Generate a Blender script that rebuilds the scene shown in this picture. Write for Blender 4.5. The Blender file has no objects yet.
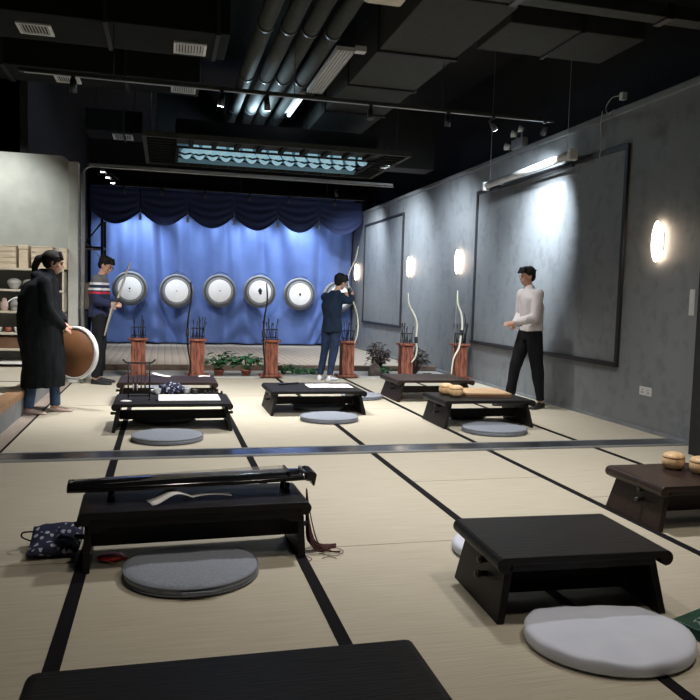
import bpy, bmesh, math, random
from mathutils import Vector, Matrix, noise
random.seed(7)
R = math.radians
col = bpy.context.scene.collection
sc = bpy.context.scene

# ------------------------------------------------------------------ materials
def mat(name, color, rough=.6, metal=0., color2=None, scale=20, stretch=(1,1,1), bump=0., bscale=None,
        spec=.5, emit=None, estr=0., detail=4, kind='noise', trans=0., lo=.35, hi=.65, sheen=0.):
    m = bpy.data.materials.new(name); m.use_nodes = True
    nt = m.node_tree; b = nt.nodes['Principled BSDF']
    b.inputs['Base Color'].default_value = (*color, 1)
    b.inputs['Roughness'].default_value = rough
    b.inputs['Metallic'].default_value = metal
    b.inputs['Specular IOR Level'].default_value = spec
    if sheen: b.inputs['Sheen Weight'].default_value = sheen
    if trans: b.inputs['Transmission Weight'].default_value = trans
    if emit:
        b.inputs['Emission Color'].default_value = (*emit, 1); b.inputs['Emission Strength'].default_value = estr
    if color2 or bump:
        tc = nt.nodes.new('ShaderNodeTexCoord'); mp = nt.nodes.new('ShaderNodeMapping')
        mp.inputs['Scale'].default_value = stretch
        nt.links.new(tc.outputs['Object'], mp.inputs['Vector'])
        if kind == 'noise':
            tx = nt.nodes.new('ShaderNodeTexNoise'); tx.inputs['Scale'].default_value = scale
            tx.inputs['Detail'].default_value = detail; out = tx.outputs['Fac']
        elif kind == 'voronoi':
            tx = nt.nodes.new('ShaderNodeTexVoronoi'); tx.inputs['Scale'].default_value = scale; out = tx.outputs['Distance']
        else:
            tx = nt.nodes.new('ShaderNodeTexWave'); tx.inputs['Scale'].default_value = scale
            tx.inputs['Distortion'].default_value = detail; tx.inputs['Detail'].default_value = 2; out = tx.outputs['Fac']
            if kind in 'XYZ': tx.bands_direction = kind
        nt.links.new(mp.outputs['Vector'], tx.inputs['Vector'])
        if color2:
            cr = nt.nodes.new('ShaderNodeValToRGB')
            cr.color_ramp.elements[0].position = lo; cr.color_ramp.elements[1].position = hi
            cr.color_ramp.elements[0].color = (*color, 1); cr.color_ramp.elements[1].color = (*color2, 1)
            nt.links.new(out, cr.inputs['Fac']); nt.links.new(cr.outputs['Color'], b.inputs['Base Color'])
        if bump:
            bp = nt.nodes.new('ShaderNodeBump'); bp.inputs['Strength'].default_value = bump
            bp.inputs['Distance'].default_value = .01
            src = out
            if bscale:
                t2 = nt.nodes.new('ShaderNodeTexNoise'); t2.inputs['Scale'].default_value = bscale
                nt.links.new(mp.outputs['Vector'], t2.inputs['Vector']); src = t2.outputs['Fac']
            nt.links.new(src, bp.inputs['Height']); nt.links.new(bp.outputs['Normal'], b.inputs['Normal'])
    return m

M = {}
M['border'] = mat('tatami_border', (.008,.008,.010), .9, spec=.12, color2=(.012,.011,.013), scale=90)
M['black_wood'] = mat('black_wood', (.0055,.0052,.0055), .5, spec=.28, color2=(.013,.0115,.0115), scale=9, stretch=(1,14,14), bump=.25)
M['brown_wood_dark'] = mat('dark_brown_wood', (.016,.009,.0075), .42, spec=.35, color2=(.034,.020,.016), scale=7, stretch=(1,12,12), bump=.15)
M['lacquer'] = mat('black_lacquer', (.004,.004,.005), .13, spec=.6)
M['knob'] = mat('dowel_end', (.02,.018,.018), .3)
M['cush'] = mat('grey_cushion_cloth', (.215,.245,.30), .95, color2=(.27,.30,.36), scale=70, bump=.3, sheen=.2)
M['cush_pipe'] = mat('grey_piping', (.15,.165,.20), .9, color2=(.20,.215,.25), scale=90)
M['lilac'] = mat('lilac_satin', (.66,.71,.86), .5, color2=(.72,.77,.90), scale=6, bump=.2, sheen=.2)
M['paper'] = mat('white_paper', (.78,.78,.77), .8, color2=(.72,.72,.71), scale=4)
M['ink'] = mat('black_ink', (.01,.01,.01), .5)
M['steel'] = mat('polished_strip', (.42,.44,.47), .22, metal=.85, color2=(.12,.14,.17), scale=1.6, stretch=(1,.1,1), lo=.42, hi=.55)
M['grey_metal'] = mat('grey_metal', (.27,.28,.29), .4, metal=.4, color2=(.33,.34,.35), scale=8)
M['dark_metal'] = mat('dark_metal', (.012,.012,.014), .45, color2=(.02,.02,.022), scale=12)
M['black_paint'] = mat('black_paint', (.010,.011,.012), .8, color2=(.014,.015,.016), scale=5)
M['soot'] = mat('black_ceiling_paint', (.006,.0065,.007), .9, color2=(.009,.0095,.010), scale=3)
M['duct'] = mat('charcoal_duct', (.007,.0078,.0068), .95, spec=.2, color2=(.010,.011,.0095), scale=6)
M['duct2'] = mat('olive_insulated_duct', (.022,.024,.019), .9, color2=(.030,.032,.026), scale=14, bump=.2)
M['pipe_paint'] = mat('grey_pipe_paint', (.022,.026,.023), .8, color2=(.036,.042,.038), scale=9)
M['white_metal'] = mat('white_enamel', (.62,.63,.62), .5, color2=(.55,.56,.55), scale=10)
M['slot'] = mat('vent_slot', (.03,.03,.03), .8)
M['plaster_left'] = mat('pale_plaster', (.40,.41,.38), .85, color2=(.46,.465,.435), scale=5)
M['cream'] = mat('cream_board', (.50,.45,.36), .6, color2=(.57,.52,.42), scale=6, stretch=(1,6,6))
M['pale_wood'] = mat('pale_box_wood', (.58,.47,.34), .6, color2=(.66,.56,.43), scale=7, stretch=(2,9,9))
M['wood_edge'] = mat('worn_step_wood', (.21,.10,.045), .5, color2=(.42,.26,.14), scale=1.6, stretch=(1,1.2,1))
M['plank'] = mat('pale_plank', (.30,.245,.20), .55, color2=(.37,.31,.26), scale=5, stretch=(6,.5,1))
M['grey_riser'] = mat('grey_riser', (.17,.185,.20), .6, color2=(.23,.245,.26), scale=4)
M['red_wood'] = mat('rustic_red_wood', (.09,.022,.013), .6, color2=(.34,.115,.065), scale=9, stretch=(4,4,.7), bump=.4)
M['timber'] = mat('weathered_timber', (.10,.065,.045), .7, color2=(.16,.11,.08), scale=8, stretch=(.5,6,6))
M['ledge'] = mat('pale_stone_ledge', (.36,.36,.34), .7, color2=(.42,.42,.40), scale=8)
M['arrow'] = mat('dark_arrow', (.015,.014,.015), .5)
M['bow_dark'] = mat('dark_bow', (.008,.008,.010), .35)
M['bow_cream'] = mat('cream_bow', (.72,.70,.55), .4, color2=(.80,.78,.66), scale=5)
M['bow_horn'] = mat('horn_bow', (.42,.39,.34), .4, color2=(.30,.26,.22), scale=3)
M['grip'] = mat('grip_wrap', (.02,.02,.022), .7)
M['string'] = mat('bow_string', (.35,.34,.32), .7)
M['foam'] = mat('grey_target_foam', (.17,.175,.185), .8, color2=(.24,.245,.255), scale=30, bump=.2)
M['foam_dark'] = mat('charcoal_band', (.055,.06,.07), .7)
M['face'] = mat('target_face', (.83,.83,.83), .7, color2=(.78,.78,.79), scale=6)
M['leaf'] = mat('green_leaf', (.03,.12,.045), .45, color2=(.07,.22,.09), scale=12)
M['leaf_dry'] = mat('dusky_leaf', (.055,.038,.034), .6, color2=(.10,.07,.06), scale=12)
M['terracotta'] = mat('terracotta', (.27,.075,.05), .7, color2=(.33,.11,.075), scale=12)
M['soil'] = mat('soil', (.03,.02,.015), .95)
M['rock'] = mat('brown_rock', (.05,.036,.03), .9, color2=(.09,.07,.06), scale=14, bump=.8)
M['bowl'] = mat('light_bowl_wood', (.66,.43,.22), .38, color2=(.80,.57,.33), scale=10, stretch=(3,3,.6))
M['board'] = mat('go_board_wood', (.52,.34,.19), .45, color2=(.60,.41,.24), scale=5, stretch=(6,1,6))
M['board_dark'] = mat('board_side_wood', (.13,.065,.035), .5, color2=(.19,.10,.06), scale=6)
M['red'] = mat('red_silk', (.55,.015,.03), .5, color2=(.70,.04,.05), scale=20)
M['maroon'] = mat('maroon_tassel', (.045,.010,.012), .8, color2=(.075,.018,.02), scale=60)
M['green'] = mat('green_box', (.008,.055,.035), .4, color2=(.012,.075,.05), scale=8)
M['glass'] = mat('clear_glass', (.85,.88,.9), .08, trans=.6)
M['skin'] = mat('skin', (.50,.28,.20), .55, color2=(.54,.32,.23), scale=9)
M['hair'] = mat('black_hair', (.006,.005,.005), .75, spec=.25, color2=(.012,.010,.010), scale=60, stretch=(1,1,.3), bump=.4)
M['lip'] = mat('lips', (.32,.10,.09), .5)
M['eye'] = mat('dark_eye', (.02,.015,.012), .2)
M['coat'] = mat('black_coat_cloth', (.008,.010,.012), .9, spec=.15, color2=(.012,.015,.018), scale=10, bump=.5)
M['jean'] = mat('blue_denim', (.03,.06,.12), .85, color2=(.045,.09,.17), scale=20, bump=.3)
M['jean_dark'] = mat('dark_navy_denim', (.016,.028,.062), .85, spec=.15, color2=(.026,.042,.085), scale=12, bump=.4)
M['sock'] = mat('pink_sock', (.62,.46,.42), .9, color2=(.68,.52,.48), scale=20)
M['shoe_white'] = mat('white_shoe', (.68,.70,.75), .5)
M['shoe_dark'] = mat('black_shoe', (.012,.012,.013), .5)
M['shirt_navy'] = mat('navy_shirt', (.010,.019,.038), .9, spec=.15, color2=(.014,.026,.050), scale=8, bump=.5)
M['shirt_white'] = mat('white_shirt', (.56,.53,.55), .8, color2=(.64,.61,.62), scale=7, bump=.6)
M['trouser'] = mat('black_trouser', (.008,.009,.011), .9, spec=.15, color2=(.012,.013,.015), scale=10, bump=.4)
M['belt'] = mat('belt', (.01,.01,.01), .4)
M['glove'] = mat('dark_glove', (.02,.022,.03), .7)
M['brown_disc'] = mat('brown_target_back', (.27,.115,.045), .6, color2=(.31,.14,.06), scale=4)
M['plug'] = mat('white_plastic', (.55,.56,.54), .5)
M['lens'] = mat('lit_lens', (1,1,1), .3, emit=(.93,.97,1), estr=14)
M['lens_dim'] = mat('dim_lens', (1,1,1), .3, emit=(.9,.95,1), estr=2.5)
M['sconce_glass'] = mat('sconce_glass', (1,.9,.8), .4, emit=(1,.76,.55), estr=20)
M['panel_light'] = mat('ice_blue_glow', (.45,.62,.70), .5, emit=(.35,.62,.75), estr=.42)  # emission stands in for blue light falling on the round forms
M['panel_dim'] = mat('blue_grey_glow', (.16,.25,.30), .6, emit=(.2,.4,.5), estr=.10)  # faint emission stands in for light inside the louvre opening
M['tube'] = mat('lit_tube', (1,1,1), .4, emit=(.75,.88,1), estr=2.2)
M['stripe_cloth'] = None
M['velvet'] = mat('dark_blue_swag', (.018,.030,.095), .85, color2=(.022,.036,.11), scale=10, sheen=.2)
M['curtain'] = mat('blue_curtain', (.066,.118,.31), .75, color2=(.078,.135,.35), scale=3, sheen=.15)
M['tassel_grey'] = mat('grey_tassel', (.25,.28,.3), .7)

def node_mats():
    # tatami weave
    m = bpy.data.materials.new('tatami_weave'); m.use_nodes = True; nt = m.node_tree; b = nt.nodes['Principled BSDF']
    b.inputs['Roughness'].default_value = .62; b.inputs['Specular IOR Level'].default_value = .35
    tc = nt.nodes.new('ShaderNodeTexCoord')
    w = nt.nodes.new('ShaderNodeTexWave'); w.bands_direction = 'Y'; w.inputs['Scale'].default_value = 32
    w.inputs['Distortion'].default_value = .6; w.inputs['Detail'].default_value = 1
    n = nt.nodes.new('ShaderNodeTexNoise'); n.inputs['Scale'].default_value = 5
    mp = nt.nodes.new('ShaderNodeMapping'); mp.inputs['Scale'].default_value = (1.2, 30, 1)
    n2 = nt.nodes.new('ShaderNodeTexNoise'); n2.inputs['Scale'].default_value = 3
    mx = nt.nodes.new('ShaderNodeMath'); mx.operation = 'ADD'
    mm = nt.nodes.new('ShaderNodeMath'); mm.operation = 'MULTIPLY'; mm.inputs[1].default_value = .25
    cr = nt.nodes.new('ShaderNodeValToRGB')
    cr.color_ramp.elements[0].position = .35; cr.color_ramp.elements[1].position = .95
    cr.color_ramp.elements[0].color = (.44,.40,.31,1); cr.color_ramp.elements[1].color = (.56,.52,.425,1)
    nt.links.new(tc.outputs['Object'], w.inputs['Vector']); nt.links.new(tc.outputs['Object'], n.inputs['Vector'])
    nt.links.new(tc.outputs['Object'], mp.inputs['Vector']); nt.links.new(mp.outputs['Vector'], n2.inputs['Vector'])
    nt.links.new(w.outputs['Fac'], mm.inputs[0]); nt.links.new(mm.outputs[0], mx.inputs[0]); nt.links.new(n2.outputs['Fac'], mx.inputs[1])
    nt.links.new(mx.outputs[0], cr.inputs['Fac']); nt.links.new(cr.outputs['Color'], b.inputs['Base Color'])
    bp = nt.nodes.new('ShaderNodeBump'); bp.inputs['Strength'].default_value = .25; bp.inputs['Distance'].default_value = .002
    nt.links.new(w.outputs['Fac'], bp.inputs['Height']); nt.links.new(bp.outputs['Normal'], b.inputs['Normal'])
    M['tatami'] = m
    # concrete-grey wall with vertical brushed streaks
    m = bpy.data.materials.new('grey_trowelled_wall'); m.use_nodes = True; nt = m.node_tree; b = nt.nodes['Principled BSDF']
    b.inputs['Roughness'].default_value = .55; b.inputs['Specular IOR Level'].default_value = .4
    tc = nt.nodes.new('ShaderNodeTexCoord'); mp = nt.nodes.new('ShaderNodeMapping'); mp.inputs['Scale'].default_value = (1, 1.6, .7)
    n = nt.nodes.new('ShaderNodeTexNoise'); n.inputs['Scale'].default_value = 3; n.inputs['Detail'].default_value = 8
    n2 = nt.nodes.new('ShaderNodeTexNoise'); n2.inputs['Scale'].default_value = 9; n2.inputs['Detail'].default_value = 8
    mx = nt.nodes.new('ShaderNodeMath'); mx.operation = 'ADD'
    cr = nt.nodes.new('ShaderNodeValToRGB'); cr.color_ramp.elements[0].position = .75; cr.color_ramp.elements[1].position = 1.25
    cr.color_ramp.elements[0].color = (.150,.163,.172,1); cr.color_ramp.elements[1].color = (.185,.199,.208,1)
    nt.links.new(tc.outputs['Object'], mp.inputs['Vector']); nt.links.new(mp.outputs['Vector'], n.inputs['Vector'])
    nt.links.new(tc.outputs['Object'], n2.inputs['Vector'])
    nt.links.new(n.outputs['Fac'], mx.inputs[0]); nt.links.new(n2.outputs['Fac'], mx.inputs[1])
    hf = nt.nodes.new('ShaderNodeMath'); hf.operation = 'MULTIPLY'; hf.inputs[1].default_value = 1.0
    nt.links.new(mx.outputs[0], hf.inputs[0]); nt.links.new(hf.outputs[0], cr.inputs['Fac'])
    cr.color_ramp.elements[0].position = .8; cr.color_ramp.elements[1].position = 1.0
    nt.links.new(cr.outputs['Color'], b.inputs['Base Color'])
    bp = nt.nodes.new('ShaderNodeBump'); bp.inputs['Strength'].default_value = .08; bp.inputs['Distance'].default_value = .01
    nt.links.new(n2.outputs['Fac'], bp.inputs['Height']); nt.links.new(bp.outputs['Normal'], b.inputs['Normal'])
    M['wall'] = m
    # striped sweater: bands by height
    m = bpy.data.materials.new('striped_knit'); m.use_nodes = True; nt = m.node_tree; b = nt.nodes['Principled BSDF']
    b.inputs['Roughness'].default_value = .95
    tc = nt.nodes.new('ShaderNodeTexCoord'); sx = nt.nodes.new('ShaderNodeSeparateXYZ')
    mr = nt.nodes.new('ShaderNodeMapRange'); mr.inputs['From Min'].default_value = .9; mr.inputs['From Max'].default_value = 1.5
    cr = nt.nodes.new('ShaderNodeValToRGB'); cr.color_ramp.interpolation = 'CONSTANT'
    st = [(0,(.012,.018,.055)),(.52,(.45,.02,.04)),(.57,(.012,.018,.055)),(.60,(.62,.60,.62)),(.65,(.012,.018,.05)),(.72,(.60,.58,.60)),(.77,(.10,.10,.11))]
    e = cr.color_ramp.elements; e[0].position = 0; e[0].color = (*st[0][1],1); e[1].position = st[1][0]; e[1].color = (*st[1][1],1)
    for p, c in st[2:]:
        k = e.new(p); k.color = (*c,1)
    nt.links.new(tc.outputs['Object'], sx.inputs[0]); nt.links.new(sx.outputs['Z'], mr.inputs['Value'])
    nt.links.new(mr.outputs['Result'], cr.inputs['Fac']); nt.links.new(cr.outputs['Color'], b.inputs['Base Color'])
    M['knit'] = m
    # floral cloth
    m = bpy.data.materials.new('blue_floral_cloth'); m.use_nodes = True; nt = m.node_tree; b = nt.nodes['Principled BSDF']
    b.inputs['Roughness'].default_value = .8
    tc = nt.nodes.new('ShaderNodeTexCoord')
    v = nt.nodes.new('ShaderNodeTexVoronoi'); v.inputs['Scale'].default_value = 30
    n = nt.nodes.new('ShaderNodeTexNoise'); n.inputs['Scale'].default_value = 45
    ad = nt.nodes.new('ShaderNodeMath'); ad.operation = 'ADD'
    cr = nt.nodes.new('ShaderNodeValToRGB'); e = cr.color_ramp.elements
    e[0].position = 0; e[0].color = (.50,.52,.60,1); e[1].position = .80; e[1].color = (.40,.43,.52,1)
    k = e.new(.86); k.color = (.012,.016,.05,1)
    pass
    nt.links.new(tc.outputs['Object'], v.inputs['Vector']); nt.links.new(tc.outputs['Object'], n.inputs['Vector'])
    nt.links.new(v.outputs['Distance'], ad.inputs[0]); nt.links.new(n.outputs['Fac'], ad.inputs[1])
    nt.links.new(ad.outputs[0], cr.inputs['Fac']); nt.links.new(cr.outputs['Color'], b.inputs['Base Color'])
    M['floral'] = m
    # ribbed sandy deck
    m = bpy.data.materials.new('ribbed_deck'); m.use_nodes = True; nt = m.node_tree; b = nt.nodes['Principled BSDF']
    b.inputs['Roughness'].default_value = .75
    tc = nt.nodes.new('ShaderNodeTexCoord')
    w = nt.nodes.new('ShaderNodeTexWave'); w.bands_direction = 'X'; w.inputs['Scale'].default_value = 2.3; w.wave_profile = 'SAW'
    cr = nt.nodes.new('ShaderNodeValToRGB'); e = cr.color_ramp.elements
    e[0].position = .0; e[0].color = (.14,.12,.10,1); e[1].position = .14; e[1].color = (.33,.29,.245,1)
    k = e.new(.9); k.color = (.37,.33,.28,1)
    nt.links.new(tc.outputs['Object'], w.inputs['Vector']); nt.links.new(w.outputs['Fac'], cr.inputs['Fac'])
    nt.links.new(cr.outputs['Color'], b.inputs['Base Color'])
    M['deck'] = m
node_mats()

# ------------------------------------------------------------------ object helpers
def tag(o, label=None, cat=None, group=None, kind=None):
    if label: o['label'] = label
    if cat: o['category'] = cat
    if group: o['group'] = group
    if kind: o['kind'] = kind
    return o

def thing(name, label, cat, loc=(0,0,0), rotz=0., group=None):
    o = bpy.data.objects.new(name, None); col.objects.link(o); o.empty_display_size = .1
    o.location = loc; o.rotation_euler = (0,0,rotz)
    return tag(o, label, cat, group)

def obj(name, bm, m, parent=None, smooth=False, bevel=0., loc=None, rot=None):
    bmesh.ops.recalc_face_normals(bm, faces=bm.faces[:])
    me = bpy.data.meshes.new(name); bm.to_mesh(me); bm.free()
    ms = m if isinstance(m, (list, tuple)) else [m]
    for x in ms: me.materials.append(x)
    if smooth:
        for p in me.polygons: p.use_smooth = True
    o = bpy.data.objects.new(name, me); col.objects.link(o)
    if parent: o.parent = parent
    if loc: o.location = loc
    if rot: o.rotation_euler = rot
    if bevel:
        b = o.modifiers.new('bevel', 'BEVEL'); b.width = bevel; b.segments = 2; b.limit_method = 'ANGLE'
    return o

def struct(name, bm, m, **k):
    return tag(obj(name, bm, m, **k), kind='structure')

def dup(root, loc=None, rotz=None, label=None):
    r = root.copy(); col.objects.link(r)
    if loc is not None: r.location = loc
    if rotz is not None: r.rotation_euler = (0,0,rotz)
    if label: r['label'] = label
    for ch in list(root.children):
        c = ch.copy(); col.objects.link(c); c.parent = r
        for g in list(ch.children):
            d = g.copy(); col.objects.link(d); d.parent = c
    return r

def B(): return bmesh.new()

def box(bm, x0, x1, y0, y1, z0, z1, mi=0, mtx=None):
    vs = [bm.verts.new((x,y,z)) for z in (z0,z1) for y in (y0,y1) for x in (x0,x1)]
    if mtx:
        for v in vs: v.co = mtx @ v.co
    for f in ((0,1,3,2),(4,6,7,5),(0,4,5,1),(2,3,7,6),(0,2,6,4),(1,5,7,3)):
        q = bm.faces.new([vs[i] for i in f]); q.material_index = mi
    return bm

def frame_of(d):
    d = d.normalized(); a = Vector((0,0,1)) if abs(d.z) < .95 else Vector((1,0,0))
    u = d.cross(a).normalized(); return u, d.cross(u).normalized()

def cyl(bm, p0, p1, r0, r1=None, n=20, cap=True, mi=0):
    p0, p1 = Vector(p0), Vector(p1); r1 = r0 if r1 is None else r1
    u, v = frame_of(p1-p0); rings = []
    for p, r in ((p0,r0),(p1,r1)):
        rings.append([bm.verts.new(p + (u*math.cos(2*math.pi*i/n) + v*math.sin(2*math.pi*i/n))*r) for i in range(n)])
    for i in range(n):
        f = bm.faces.new((rings[0][i], rings[0][(i+1)%n], rings[1][(i+1)%n], rings[1][i])); f.material_index = mi; f.smooth = True
    if cap:
        for rg in rings:
            f = bm.faces.new(rg); f.material_index = mi
    return bm

def smoothpath(pts, n=6):
    P = [Vector(p) for p in pts]; out = []
    if len(P) < 3: return P
    for i in range(len(P)-1):
        a = P[max(i-1,0)]; b = P[i]; c = P[i+1]; d = P[min(i+2,len(P)-1)]
        for k in range(n):
            t = k/n
            out.append(.5*((2*b)+(-a+c)*t+(2*a-5*b+4*c-d)*t*t+(-a+3*b-3*c+d)*t**3))
    out.append(P[-1]); return out

def tube(bm, pts, r, n=10, smooth=True, mi=0, flat=1.):
    P = smoothpath(pts) if smooth else [Vector(p) for p in pts]
    rr = r if callable(r) else (lambda t: r)
    rings = []; u = None
    for i, p in enumerate(P):
        d = (P[min(i+1,len(P)-1)] - P[max(i-1,0)]).normalized()
        if u is None: u, v = frame_of(d)
        else:
            u = (u - d*u.dot(d)).normalized(); v = d.cross(u)
        q = rr(i/(len(P)-1))
        rings.append([bm.verts.new(p + u*math.cos(2*math.pi*k/n)*q + v*math.sin(2*math.pi*k/n)*q*flat) for k in range(n)])
    for a, b in zip(rings, rings[1:]):
        for k in range(n):
            f = bm.faces.new((a[k], a[(k+1)%n], b[(k+1)%n], b[k])); f.smooth = True; f.material_index = mi
    bm.faces.new(rings[0]).material_index = mi; bm.faces.new(rings[-1]).material_index = mi
    return bm

def lathe(bm, prof, n=32, axis='Z', c=(0,0,0), flute=0., nf=16, mi=0):
    c = Vector(c); rings = []
    for r, z in prof:
        ring = []
        for i in range(n):
            a = 2*math.pi*i/n; q = r*(1 + flute*abs(math.cos(a*nf/2)))
            x, y = q*math.cos(a), q*math.sin(a)
            co = {'Z': (x,y,z), 'Y': (x,z,y), 'X': (z,x,y)}[axis]
            ring.append(bm.verts.new(c + Vector(co)))
        rings.append(ring)
    for a, b in zip(rings, rings[1:]):
        for k in range(n):
            f = bm.faces.new((a[k], a[(k+1)%n], b[(k+1)%n], b[k])); f.smooth = True; f.material_index = mi
    bm.faces.new(rings[0]).material_index = mi; bm.faces.new(rings[-1]).material_index = mi
    return bm

def prism(bm, poly, axis, a, b, mi=0):
    def co(p, t): return {'X': (t,p[0],p[1]), 'Y': (p[0],t,p[1]), 'Z': (p[0],p[1],t)}[axis]
    A = [bm.verts.new(co(p,a)) for p in poly]; Bv = [bm.verts.new(co(p,b)) for p in poly]
    n = len(poly)
    for i in range(n):
        bm.faces.new((A[i], A[(i+1)%n], Bv[(i+1)%n], Bv[i])).material_index = mi
    bm.faces.new(A).material_index = mi; bm.faces.new(Bv).material_index = mi
    return bm

def ell(bm, c, r, rot=None, mi=0):
    mt = Matrix.Translation(Vector(c))
    if rot is not None: mt = mt @ rot.to_4x4()
    mt = mt @ Matrix.Diagonal((*r, 1))
    res = bmesh.ops.create_icosphere(bm, subdivisions=3, radius=1, matrix=mt)
    for v in res['verts']:
        for f in v.link_faces: f.smooth = True; f.material_index = mi

def tcap(bm, p0, p1, r0, r1, s0=True, s1=True):
    p0, p1 = Vector(p0), Vector(p1)
    cyl(bm, p0, p1, r0, r1, n=20)
    if s0: bmesh.ops.create_icosphere(bm, subdivisions=2, radius=r0, matrix=Matrix.Translation(p0))
    if s1: bmesh.ops.create_icosphere(bm, subdivisions=2, radius=r1, matrix=Matrix.Translation(p1))

def loft(bm, secs, u, v, n=28, power=2.0):
    u, v = Vector(u).normalized(), Vector(v).normalized(); rings = []
    for c, rx, ry in secs:
        ring = []
        for i in range(n):
            a = 2*math.pi*i/n; ca, sa = math.cos(a), math.sin(a); e = 2/power
            ring.append(bm.verts.new(Vector(c) + u*(abs(ca)**e*math.copysign(1,ca))*rx + v*(abs(sa)**e*math.copysign(1,sa))*ry))
        rings.append(ring)
    for a, b in zip(rings, rings[1:]):
        for k in range(n): bm.faces.new((a[k], a[(k+1)%n], b[(k+1)%n], b[k]))
    bm.faces.new(rings[0]); bm.faces.new(rings[-1])
    return bm

def fuse(name, bm, vox, m, parent, it=4, wrinkle=0., wscale=9.):
    bmesh.ops.recalc_face_normals(bm, faces=bm.faces[:])
    me = bpy.data.meshes.new('tmp'); bm.to_mesh(me); bm.free()
    t = bpy.data.objects.new('tmp', me); col.objects.link(t)
    r = t.modifiers.new('r', 'REMESH'); r.mode = 'VOXEL'; r.voxel_size = vox
    s = t.modifiers.new('s', 'SMOOTH'); s.factor = .5; s.iterations = it
    bpy.context.view_layer.update()
    dg = bpy.context.evaluated_depsgraph_get(); ev = t.evaluated_get(dg)
    nm = bpy.data.meshes.new_from_object(ev, depsgraph=dg); nm.name = name
    bpy.data.objects.remove(t); bpy.data.meshes.remove(me)
    nm.materials.clear(); nm.materials.append(m)
    if wrinkle:
        ns = [v.normal.copy() for v in nm.vertices]
        for v, nn in zip(nm.vertices, ns):
            p = v.co*wscale; p.z *= .45
            v.co += nn*wrinkle*(noise.noise(p) + .5*noise.noise(p*2.3))
    for p in nm.polygons: p.use_smooth = True
    o = bpy.data.objects.new(name, nm); col.objects.link(o); o.parent = parent
    return o

# ================================================================== SETTING
WX = 4.72
struct('floor', box(B(), -6, 5.2, -2.5, 11.1, -.12, 0), M['tatami'])
struct('floor', box(B(), -6, 5.2, 11.1, 12.35, -.12, -.012), M['ledge'])
struct('floor', box(B(), -6, 5.2, 12.35, 19.2, -.12, -.015), M['deck'])
t = 0
def trim(bm, m, **k):
    global t; t += 1
    return struct('trim_%d' % t, bm, m, **k)
for x, w, y0, y1 in ((-1.215,.020,-2,11.05), (-.355,.056,-2,5.66), (-.36,.05,5.96,11.05), (.655,.052,-2,5.66), (.655,.05,5.96,11.05), (1.665,.05,-2,5.66), (1.665,.05,5.96,11.05),
                  (2.69,.05,-2,5.66), (2.71,.05,5.96,11.05), (3.71,.05,-2,5.66), (3.72,.05,5.96,11.05)):
    trim(box(B(), x-w/2, x+w/2, y0, y1, -.002, .003), M['border'])
# thin mat seams across the strips
for x0, x1, y in ((-1.2,-.385,3.53),(.685,1.64,3.54),(-.33,.63,1.7),(1.69,2.66,4.75),(2.72,3.68,4.2),(-1.2,-.39,8.4),(.69,1.64,9.1),(1.7,2.68,8.0),(2.74,3.69,9.7),(-.33,.63,9.9)):
    trim(box(B(), x0, x1, y-.003, y+.003, -.002, .0012), M['plank'])
# polished floor strip
bm = B(); box(bm, -1.36, WX, 5.70, 5.93, -.002, .010); trim(bm, M['steel'], bevel=.002)
bm = B(); box(bm, -1.36, WX, 5.665, 5.70, -.002, .013); box(bm, -1.36, WX, 5.93, 5.955, -.002, .013); trim(bm, M['grey_metal'])
# pale ledge past tatami, timber rail
trim(box(B(), -1.36, WX, 11.06, 11.16, -.01, .02), M['ledge'])
trim(box(B(), -1.36, WX, 12.25, 12.37, -.01, .075), M['timber'], bevel=.01)
# pale plank beside the raised platform
trim(box(B(), -1.36, -1.225, -2, 11.05, -.002, .004), M['plank'])
# raised platform
struct('floor', box(B(), -6, -1.40, 2.5, 10.9, .0, .235), M['tatami'])
trim(box(B(), -1.40, -1.36, 2.5, 10.9, 0, .18), M['grey_riser'])
bm = B()
y = 2.5
while y < 10.9:
    y2 = min(y+1.15, 10.9); box(bm, -1.50, -1.35, y+.003, y2-.003, .18, .245); y = y2
trim(bm, M['wood_edge'], bevel=.004)
for y in (4.2,5.9,7.75,8.66): trim(box(B(), -6, -1.50, y-.01, y+.01, .23, .238), M['border'])

# right wall, coping, baseboard
struct('wall_right', box(B(), WX, WX+.2, 5.35, 19.2, -.1, 3.30), M['wall'])
trim(box(B(), WX-.035, WX+.2, 5.35, 19.0, 3.30, 3.37), M['wall'], bevel=.01)
struct('baseboard_right', box(B(), WX-.02, WX, 5.35, 19.0, 0, .035), M['grey_riser'])
# dark jamb and dark door closing the wall towards the camera
trim(box(B(), WX-.32, WX+.2, 4.9, 5.34, -.02, 4.7), M['black_paint'], bevel=.005)
struct('door_1', box(B(), WX+.05, WX+.12, -2.5, 4.9, -.02, 4.7), M['black_paint'])
# back wall / left walls / ceiling
struct('wall_back', box(B(), -6, 5.2, 19.0, 19.2, -.1, 5.2), M['black_paint'])
struct('wall_left', box(B(), -6.1, -6, -2.5, 19.2, -.1, 5.2), M['black_paint'])
struct('wall_right', box(B(), 5.2, 5.3, -2.5, 19.2, -.1, 5.2), M['black_paint'])
struct('wall_front', box(B(), -6, 5.2, -2.6, -2.5, -.1, 5.2), M['wall'])
struct('ceiling', box(B(), -6, 5.2, -2.5, 19.2, 5.0, 5.2), M['soot'])
# pale wall behind the shelves, rounded upper corner, ends in a grey pillar
bm = B()
poly = [(-6,.0),(-1.26,.0),(-1.26,2.92)] + [(-1.26-.12*(1-math.cos(a)), 2.92+.12*math.sin(a)) for a in [R(18*k) for k in range(1,6)]] + [(-6,3.04)]
prism(bm, poly, 'Y', 10.6, 10.75); struct('wall_left', bm, M['plaster_left'])
struct('wall_left', box(B(), -1.26, -1.13, 10.45, 10.62, 0, 2.95), M['plaster_left'], bevel=.01)
struct('wall_left', box(B(), -1.9, -1.8, 10.75, 19.0, 0, 5.0), M['black_paint'])

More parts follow.
